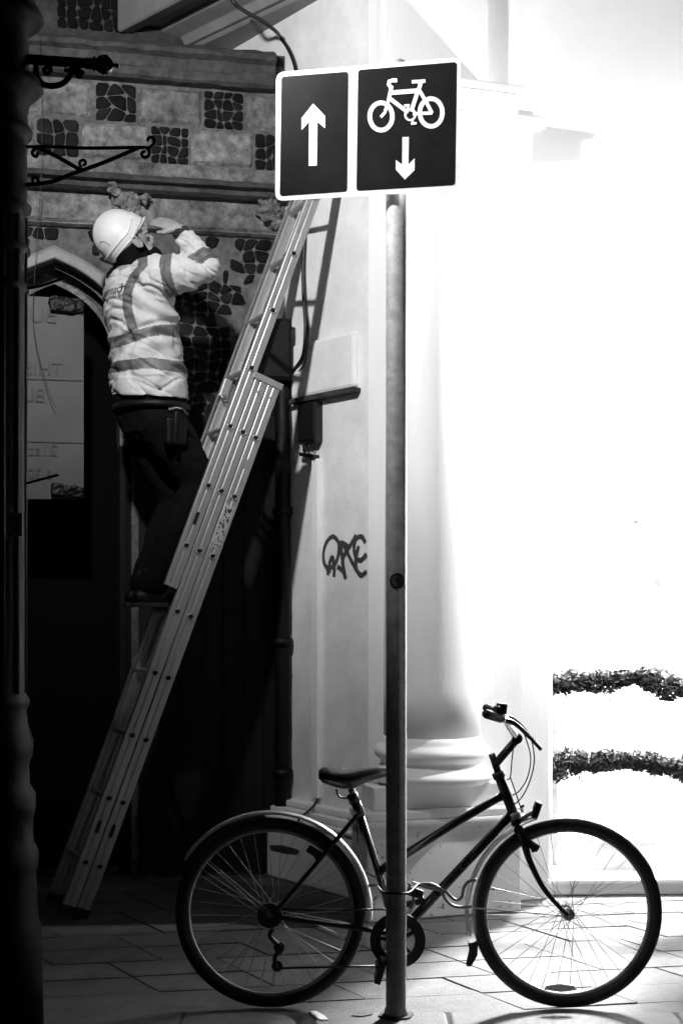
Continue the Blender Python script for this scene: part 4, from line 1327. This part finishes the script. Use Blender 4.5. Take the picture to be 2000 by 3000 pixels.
# scrap of paper and a flattened leaf on the kerb
for pxs, nm, lb, ct, m in (([(905,2966),(925,2964),(950,2978),(962,2990),(940,2990),(915,2978)], 'paper_scrap', 'pale torn paper scrap on the kerb left of the pole', 'litter', 'paper'),
                       ([(1030,2978),(1060,2966),(1095,2964),(1090,2974),(1060,2980)], 'flattened_leaf', 'dark flattened leaf on the kerb beside the pole base', 'leaf', 'leaf')):
    P = [G(x, y) for x, y in pxs]; c = sum(P, V())/len(P)
    q = MB(); q.prism([p + V((0,0,.002)) for p in P], V((0,0,.002)))
    tag(put(nm, q, m, None, origin=c), lb, ct)

# ================================================================== WORKER
WDp = 6.77
def Q(px, py, dd=0.0): return W(px, py, WDp + dd)
FD = V((.85, .527, 0)).normalized(); SR = V((.527, -.85, 0)).normalized()     # facing, his right
man = thing('person', Q(440, 1790), 'worker in white helmet and pale reflective jacket standing on the ladder', 'person')
fh = (V((.80, .33, .50))).normalized(); rh = fh.cross(UP).normalized(); uh = rh.cross(fh).normalized()
hc = Q(384, 716, -.04)
ML = man.location
# --- body: one continuous surface
q = MB()
q.ellip(hc + uh*.015 - fh*.01, (fh, rh, uh), (.098,.077,.112), 24, 16)
q.ellip(hc + fh*.035 - uh*.07, (fh, rh, uh), (.062,.055,.055), 18, 12)
q.ellip(hc + fh*.102 - uh*.02, (fh, rh, uh), (.022,.014,.026), 12, 8)       # nose
q.ellip(hc + fh*.085 - uh*.062, (fh, rh, uh), (.018,.026,.008), 12, 8)      # upper lip
q.ellip(hc + fh*.080 - uh*.078, (fh, rh, uh), (.018,.024,.009), 12, 8)      # lower lip
for s_ in (-1, 1):                                                          # brow ridge
    q.ellip(hc + fh*.085 + rh*s_*.03 + uh*.018, (fh, rh, uh), (.014,.026,.009), 12, 8)
neck = Q(385, 800, 0)
q.tube([hc - uh*.05 - fh*.01, neck, Q(392, 850)], [.058,.06,.075], 16, round_end=True)
q.tube([Q(400,835), Q(412,900), Q(428,1010), Q(438,1110), Q(446,1215)], [.13,.145,.135,.13,.14], 18, round_end=True)
shR = Q(462, 832) + SR*.02 + V((0,-.13,0)); elR = Q(606, 788, -.19); wrR = Q(528, 674, -.15)
shL = Q(365, 830, .17); elL = Q(470, 840, .27)
faL = Q(388, 640, .33)
wrL = Q(402, 700, .27)
for a, b_ in ((shR, Q(405,830)), (shL, Q(400,830))): q.tube([b_, a], [.09,.07], 14, round_end=True)
q.tube([shR, shR.lerp(elR,.5), elR], [.058,.05,.042], 14, round_end=True)
q.tube([elR, elR.lerp(wrR,.4), wrR], [.042,.043,.029], 14, round_end=True)
q.tube([shL, shL.lerp(elL,.5), elL], [.058,.05,.042], 14, round_end=True)
q.tube([elL, elL.lerp(wrL,.4), wrL], [.042,.043,.029], 14, round_end=True)
hipR = Q(470,1235,-.08); hipL = Q(425,1235,.09)
RS = LPt(SB - 3*SPC, WID*.3, SEC*1); RS2 = LPt(SB - 3*SPC, WID*.75, SEC*1)
ankR = RS + V((-.10,-.02,.11)); ankL = RS2 + V((-.10,-.0,.11))
knR = Q(588,1415,-.08); knL = Q(520,1470,.10)
for h, k, a in ((hipR, knR, ankR), (hipL, knL, ankL)):
    q.tube([Q(446,1210), h], [.13,.10], 14, round_end=True)
    q.tube([h, h.lerp(k,.5), k], [.095,.08,.06], 14, round_end=True)
    q.tube([k, k.lerp(a,.35), a], [.058,.06,.04], 14, round_end=True)
# right hand: palm, four fingers, thumb
hdv = (Q(440,634,-.09) - wrR).normalized()
pn_ = (V((.25,-.75,.62)) - hdv*hdv.dot(V((.25,-.75,.62)))).normalized(); pw = hdv.cross(pn_).normalized()
if pw.z < 0: pw = -pw
pc = wrR + hdv*.05
q.tube([wrR - hdv*.02, wrR + hdv*.03], [.030,.028], 12, round_end=True)
q.ellip(wrR + hdv*.055, (hdv, pw, pn_), (.060,.045,.021), 18, 12)
knuck = wrR + hdv*.092
for k, (ln, o) in enumerate(((.084,.036),(.095,.012),(.089,-.012),(.070,-.035))):
    p0 = knuck + pw*o - hdv*.01; d1 = (hdv - pn_*.18 + pw*o*.8).normalized(); d2 = (hdv - pn_*.30).normalized(); d3 = (hdv - pn_*.55).normalized()
    p1 = p0 + d1*ln*.48; p2 = p1 + d2*ln*.34; p3 = p2 + d3*ln*.26
    q.tube([p0, p1, p2, p3], [.0115,.0105,.0095,.0082], 10, round_end=True)
th0 = wrR + hdv*.03 - pw*.026; th1 = th0 + (hdv*.6 - pw*.7 - pn_*.3).normalized()*.04; th2 = th1 + (hdv*1 - pw*.2 - pn_*.3).normalized()*.035
q.tube([wrR + hdv*.02, th0, th1, th2], [.02,.016,.012,.0095], 10, round_end=True)
# left hand raised to the wall, behind the head
hl = (faL - wrL).normalized(); hw_ = hl.cross(V((0,1,0))).normalized()
q.ellip(wrL + hl*.05, (hl, hw_, hl.cross(hw_)), (.055,.042,.018), 16, 10)
q.tube([wrL, wrL + hl*.03], [.028,.026], 12, round_end=True)
for k in range(4):
    p0 = wrL + hl*.085 + hw_*(.033 - .022*k)
    q.tube([p0, p0 + hl*.035 + V((0,.008,0)), p0 + hl*.055 + V((0,.02,0)), p0 + hl*.065 + V((0,.032,0))], [.0105,.0095,.009,.008], 10, round_end=True)
q.tube([wrL + hl*.025 - hw_*.02, wrL + hl*.05 - hw_*.055, wrL + hl*.08 - hw_*.06], [.017,.013,.0095], 10, round_end=True)
me = remeshed(q, .0052, 3)
for v in me.vertices: v.co -= ML
put('body', me, 'skin', man)
# ears
for s_ in (-1, 1):
    q = MB(); ec = hc + rh*s_*.082 + fh*.004 - uh*.012
    e_u = (uh - fh*.35).normalized(); e_f = (fh + uh*.35).normalized()
    ringp = [ec + e_u*.030*math.sin(t)*(1 if math.sin(t) > 0 else .95) + e_f*.018*math.cos(t) + rh*s_*(.008 - .004*math.cos(t)) for t in [2*PI*k/18 for k in range(18)]]
    q.tube(ringp, .0055, 8, closed=True)
    q.ellip(ec, (e_u, e_f, rh), (.026,.015,.006), 14, 8)
    q.ellip(ec - e_u*.026 + e_f*.004 + rh*s_*.006, (e_u, e_f, rh), (.011,.009,.006), 10, 6)
    put('ear', q, 'skin', man)
for s_ in (-1, 1):
    q = MB(); q.ellip(hc + fh*.084 + rh*s_*.031 - uh*.002, (fh, rh, uh), (.010,.013,.009), 12, 8); put('eye', q, 'skin', man)
    q = MB(); q.ellip(hc + fh*.093 + rh*s_*.031 - uh*.002, (fh, rh, uh), (.003,.005,.005), 10, 6); put('iris', q, 'print', man)
# hair / dark neck warmer round the back of the head
q = MB()
q.ellip(hc + uh*.01 - fh*.022, (fh, rh, uh), (.098,.083,.118), 24, 16)
q.tube([hc - uh*.045 - fh*.02, neck + V((.0,0,.02)), Q(392,828)], [.072,.078,.10], 18, round_end=True)
q.tube([hc - uh*.075 + fh*.02, hc - uh*.095 + fh*.07], [.062,.05], 14, round_end=True)
me = remeshed(q, .006, 4)
for v in me.vertices: v.co -= ML
put('neck_warmer', me, 'dark_cloth', man)
# helmet
HC = Q(352, 693, -.04)
hf = (V((.66,.24,.71))).normalized(); hr = hf.cross(UP).normalized(); hu = hr.cross(hf).normalized()
q = MB(); nu, nv = 56, 22; A_, B_, C_ = .128, .114, .126
def rim_ang(ph):
    c = math.cos(ph)        # 1 front, -1 back
    return math.radians(-8 - 30*max(0, -c)**1.1 - 24*(1-abs(c)) + 5*max(0, c))
rings = []
for i in range(nv+1):
    r = []
    for k in range(nu):
        ph = 2*PI*k/nu; ra_ = rim_ang(ph); th = ra_ + (PI/2*.997 - ra_)*i/nv
        ct, st = math.cos(th), math.sin(th)
        a = A_; b_ = B_; c_2 = C_
        flare = 1 + .10*max(0, 1 - i/4.0)*(max(0, math.cos(ph))**2 + .3*max(0, -math.cos(ph)))
        ridge = .010*math.exp(-((math.sin(ph)*ct)/.22)**2)*max(0, st)          # centre ridge
        step = .006 if th < ra_ + math.radians(26) else 0.0
        rad = flare*(1 + step/.12 + ridge/.12)
        r.append(HC + hf*a*ct*math.cos(ph)*rad + hr*b_*ct*math.sin(ph)*rad + hu*c_2*st*(1+ridge/.12))
    rings.append(r)
q.loft(rings, caps=False)
hel = put('helmet', q, 'helmet', man)
so = hel.modifiers.new('s', 'SOLIDIFY'); so.thickness = .005; so.offset = -1
# peak
q = MB(); n = 15; vs = []
for k in range(n):
    ph = math.radians(-62 + 124*k/(n-1)); ra_ = rim_ang(ph)
    base = HC + hf*A_*math.cos(ra_)*math.cos(ph)*1.10 + hr*B_*math.cos(ra_)*math.sin(ph)*1.06 + hu*C_*math.sin(ra_)
    w = max(0, math.cos(ph*1.45))
    vs += [base, base + hf*.024*w - hu*.004*w, base + hf*.022*w - hu*.012*w, base - hu*.008]
q.add(vs, [(4*k+j, 4*k+(j+1) % 4, 4*k+4+(j+1) % 4, 4*k+4+j) for k in range(n-1) for j in range(4)], True)
put('peak', q, 'helmet', hel)
# raised rear band of the shell and vent
for lift, r_ in ((24, .0042), (9, .0036)):
    pts = []
    for k in range(33):
        ph = math.radians(58 + 244*k/32); ra_ = rim_ang(ph) + math.radians(lift) ; rad = 1.052
        pts.append(HC + hf*A_*math.cos(ra_)*math.cos(ph)*rad + hr*B_*math.cos(ra_)*math.sin(ph)*rad + hu*C_*math.sin(ra_)*rad)
    q = MB(); q.tube(pts, r_, 8); put('shell_rib', q, 'helmet', hel)
q = MB()
pts = []
for k in range(13):
    t = PI*k/12; ph = math.radians(152 + 16*math.cos(t)); ra_ = math.radians(-2 + 20*math.sin(t)); rad = 1.012
    pts.append(HC + hf*A_*math.cos(ra_)*math.cos(ph)*rad + hr*-B_*math.cos(ra_)*math.sin(ph)*-rad + hu*C_*math.sin(ra_)*rad)
q.tube(pts, .0018, 6); put('vent_edge', q, 'vent_shade', hel)
for s_ in (-1, 1):
    pts = spline([HC + hr*s_*.104 + hf*.03 - hu*.025, hc + rh*s_*.084 + fh*.03 - uh*.03, hc + rh*s_*.06 + fh*.04 - uh*.085, hc + fh*.05 - uh*.122], 6)
    q = MB(); q.tube(pts, .007, 6, flat=.5); put('chin_strap', q, 'dark_cloth', man)
# --- jacket
q = MB()
def ring(px, py, a, b_, n=40, tz=0.0):
    c = Q(px, py)
    return [c + FD*a*math.cos(2*PI*k/n) + SR*b_*math.sin(2*PI*k/n) + UP*(tz*math.sin(2*PI*k/n)) for k in range(n)]
tor = [(388,786,.075,.085,0),(390,800,.105,.15,0),(396,822,.140,.205,0),(402,850,.158,.222,0),(408,890,.170,.226,0),(416,940,.174,.224,0),(424,1000,.172,.214,0),(432,1060,.178,.212,-.004),(438,1110,.184,.218,-.01),(443,1166,.188,.222,-.024)]
q.loft([ring(*t[:4], tz=t[4]) for t in tor])
sl = [(shR.lerp(Q(420,850),.35), .125), (shR, .112), (shR.lerp(elR,.3), .106), (shR.lerp(elR,.65), .090), (elR, .070)]
q.tube([p for p, r in sl], [r for p, r in sl], 24, round_end=True)
fo = [(elR, .068), (elR.lerp(wrR,.3), .066), (elR.lerp(wrR,.6), .061), (elR.lerp(wrR,.86), .053)]
q.tube([p for p, r in fo], [r for p, r in fo], 22, round_end=True)
sl2 = [(shL, .105), (shL.lerp(elL,.5), .09), (elL, .078)]
q.tube([p for p, r in sl2], [r for p, r in sl2], 20, round_end=True)
fo2 = [(elL, .076), (elL.lerp(wrL,.5), .066), (elL.lerp(wrL,.9), .056)]
q.tube([p for p, r in fo2], [r for p, r in fo2], 20, round_end=True)
jm = remeshed(q, .0046, 7)
def seg_t(p, a, b_):
    ab = b_ - a; t = (p-a).dot(ab)/ab.length_squared
    return t, (p - (a + ab*max(0, min(1, t)))).length
def pix(p):                                      # photo pixel of a point (to read stripe lines off the photograph)
    return 1000 + p.x/p.y*F, HY - (p.z-H)/p.y*F
def interp(tab, x):
    if x <= tab[0][0]: return tab[0][1]
    for (a, b_), (c, d) in zip(tab, tab[1:]):
        if x <= c: return b_ + (d-b_)*(x-a)/(c-a)
    return tab[-1][1]
# folds
nrm = [v.normal.copy() for v in jm.vertices]
for v, vn in zip(jm.vertices, nrm):
    p = v.co; ang = math.atan2((p-Q(420,950)).dot(SR), (p-Q(420,950)).dot(FD))
    tu, du = seg_t(p, shR, elR); tf, df = seg_t(p, elR, wrR)
    z = p.z
    n1 = noise.noise(V((p.x*7 + p.z*9, p.y*7, p.z*5 - p.x*8)))*.008
    n2 = noise.noise(V((p.x*22 + p.z*12, p.y*20, p.z*16)))*.003
    d = n1 + n2
    if df < .11 and 0 < tf < 1.1 and df < du:
        d += .006*math.sin(tf*38 + ang*2)*math.exp(-(tf/.5)**2) + n2
    elif du < .13 and 0 < tu < 1.05:
        d += .007*math.sin(tu*20 + 3*noise.noise(p*8))*(.4+.6*abs(tu-.5))
    else:
        w_z = Q(420, 985).z                         # gathers above the waist band and diagonal pulls to the arm
        d += -.013*math.exp(-((z - w_z - .055*math.sin(ang*1.3+.4))/.014)**2)
        diag = (p - Q(520,900)).dot(V((.5,0,.86)))
        d += .0095*math.sin(diag*70 + 4*noise.noise(p*5))*math.exp(-((p-Q(500,920,-.1)).length/.2)**2)
        diag2 = (p - Q(400,1060)).dot(V((.45,0,-.9)))
        d += .009*math.sin(diag2*55 + 4*noise.noise(p*6 + V((3,0,0))))*math.exp(-((z-Q(420,1070).z)/.14)**2)
        if z < Q(420,1120).z: d += .006*math.sin(ang*5 + 2)
    ua_, va_ = p.dot(V((.45,.1,.88))), p.dot(V((-.88,.1,.45)))
    rid = 1 - abs(noise.noise(V((ua_*11 + 2*noise.noise(p*4), va_*3.2, p.y*3))))
    rid2 = 1 - abs(noise.noise(V((p.z*15 + p.x*5, p.x*4, p.y*4 + 7))))
    d -= .011*max(0, rid-.80)/.2 + .006*max(0, rid2-.85)/.15
    v.co = p + vn*d
jm.update()
b1u = [(300,993),(345,984),(383,972),(413,964),(454,953),(505,950),(541,959)]; b1l = [(324,1024),(370,1010),(434,987),(469,982),(546,992)]
b2u = [(311,1071),(334,1060),(380,1052),(444,1047),(505,1055),(553,1060)]; b2l = [(316,1097),(378,1084),(439,1079),(505,1088),(559,1096)]
vsl = [(780,404),(800,384),(830,368),(860,359),(900,359),(930,366),(960,375),(990,388)]
for pl in jm.polygons:
    p = pl.center; x, y = pix(p)
    tu, du = seg_t(p, shR, elR); tf, df = seg_t(p, elR, wrR)
    tuL, duL = seg_t(p, shL, elL); tfL, dfL = seg_t(p, elL, wrL)
    mi = 0
    if df < .10 and tf > .83 and df < du: mi = 2
    elif df < .115 and .05 < tf < .32 and df < du: mi = 1
    elif du < .14 and .20 < tu < .42: mi = 1
    elif dfL < .09 and tfL > .86: mi = 2
    elif duL < .12 and .4 < tuL < .6 and p.y > WDp: mi = 1
    elif tu < .16 or du > .12:
        if interp(b1u, x) < y < interp(b1l, x): mi = 1
        elif interp(b2u, x) < y < interp(b2l, x): mi = 1
        elif y < 990 and p.y < WDp + .05:
            c = interp(vsl, y)
            if c < x < c + 29: mi = 1
    pl.material_index = mi
bv = BVHTree.FromPolygons([v.co.copy() for v in jm.vertices], [list(p.vertices) for p in jm.polygons])
for v in jm.vertices: v.co -= ML
jk = put('jacket', jm, ['hivis', 'tape', 'cuff'], man)
# printed words on the back
def on_back(mb_, lift=.0015):
    for v in mb_.v:
        h = bv.ray_cast(v - FD*.6, FD)
        if h[0] is not None: v.xyz = h[0] + h[1]*lift
    return mb_
bkc = Q(395, 868) - FD*.25
def back_text(s, size, dx, py):
    c = Q(395, py) - FD*.25 + SR*dx
    return on_back(text_mb(s, size, c, SR, UP, 0))
put('back_lettering', back_text('openreach', .062, .015, 866), 'print', jk)
put('back_lettering', back_text('BT', .026, .080, 884), 'print', jk)
q = MB(); c = Q(395,882) - FD*.25 + SR*.118
for r0, r1 in ((.011,.015),(.004,.0075)):
    n = 18; vs = []
    for k in range(n):
        a = 2*PI*k/n*.86 + .5
        vs += [c + SR*r0*math.cos(a) + UP*r0*math.sin(a), c + SR*r1*math.cos(a) + UP*r1*math.sin(a)]
    q.add(vs, [(2*k, 2*k+1, 2*k+3, 2*k+2) for k in range(n-1)])
put('back_emblem', on_back(q), 'print', jk)
# collar
q = MB(); n = 28; vs = []
for k in range(n):
    a = 2*PI*k/n
    c = Q(386, 792)
    for rr, zz_ in ((1.0, 0), (1.04, .035), (1.10, .034), (1.10, -.004)):
        vs.append(c + FD*.078*rr*math.cos(a) + SR*.09*rr*math.sin(a) + UP*(zz_ - .012*math.cos(a)))
q.add(vs, [(4*k+j, 4*k+(j+1) % 4, 4*((k+1) % n)+(j+1) % 4, 4*((k+1) % n)+j) for k in range(n) for j in range(4)], True)
put('collar', q, 'dark_cloth', jk)
# trousers
q = MB()
q.loft([ring(440,1130,.165,.195), ring(444,1175,.17,.20), ring(446,1230,.165,.20), ring(448,1275,.14,.18)])
for h, k, a in ((hipR, knR, ankR), (hipL, knL, ankL)):
    q.tube([h, h.lerp(k,.5), k], [.125,.11,.09], 20, round_end=True)
    q.tube([k, k.lerp(a,.4), k.lerp(a,.96)], [.088,.083,.075], 20, round_end=True)
tm = remeshed(q, .008, 4)
nrm = [v.normal.copy() for v in tm.vertices]
for v, vn in zip(tm.vertices, nrm):
    v.co += vn*(noise.noise(v.co*9)*.012 + noise.noise(v.co*26)*.004); v.co -= ML
put('trousers', tm, 'dark_cloth', man)
# boots
for a in (ankR, ankL):
    q = MB(); hl_ = V((hdir.x, hdir.y, 0))
    soleZ = a.z - .085
    heel = V((a.x, a.y, soleZ + .04)) - hl_*.05; toe = V((a.x, a.y, soleZ + .034)) + hl_*.17
    q.tube([heel, heel.lerp(toe,.5) + V((0,0,.008)), toe], [.042,.046,.036], 16, round_end=True)
    q.tube([a + V((0,0,.06)), a + V((0,0,-.03))], [.052,.05], 16, round_end=True)
    bm_ = remeshed(q, .006, 4)
    for v in bm_.vertices: v.co -= ML
    bo = put('boot', bm_, 'leather', man)
    q = MB(); sidev = V((-hl_.y, hl_.x, 0))
    P = [heel - hl_*.042 + sidev*.02, heel - hl_*.042 - sidev*.02, heel - sidev*.042, heel.lerp(toe,.6) - sidev*.048, toe + hl_*.02 - sidev*.036, toe + hl_*.04, toe + hl_*.02 + sidev*.036, heel.lerp(toe,.6) + sidev*.048, heel + sidev*.042]
    q.prism([V((p.x, p.y, soleZ - .006)) for p in P], V((0,0,.022))); put('sole', q, 'rubber', bo, bevel=.004)
# tool belt
q = MB(); n = 36
rg = ring(444, 1188, .185, .215, n); rg2 = ring(444, 1206, .185, .215, n); rg3 = ring(444, 1206, .178, .208, n); rg4 = ring(444, 1188, .178, .208, n)
vs = [p for r in (rg, rg2, rg3, rg4) for p in r]
q.add(vs, [(j*n+k, j*n+(k+1) % n, ((j+1) % 4)*n+(k+1) % n, ((j+1) % 4)*n+k) for j in range(4) for k in range(n)], True)
put('tool_belt', q, 'leather', man)
q = MB(); q.box(Q(512,1265,-.21), (FD, SR, UP), (.055,.03,.065)); put('tool_pouch', q, 'leather', man, bevel=.015)
# hammer in the belt
ham = thing('hammer', Q(516,1290,-.26), 'claw hammer hanging from the tool belt below the jacket', 'hammer')
q = MB(); q.tube([Q(512,1295,-.26), Q(516,1210,-.26)], [.011,.009], 10, round_end=True); put('handle', q, 'leather', ham)
q = MB(); q.tube(spline([Q(495,1202,-.26),Q(505,1200,-.26),Q(520,1197,-.26),Q(538,1202,-.26),Q(550,1218,-.26)],5), [.014]*5+[.012]*5+[.011]*5+[.008]*5+[.004], 10); put('head', q, 'tool_steel', ham)
for o in COL.items: REAL.objects.link(o)
print('flints', flints, 'slabs', cnt)
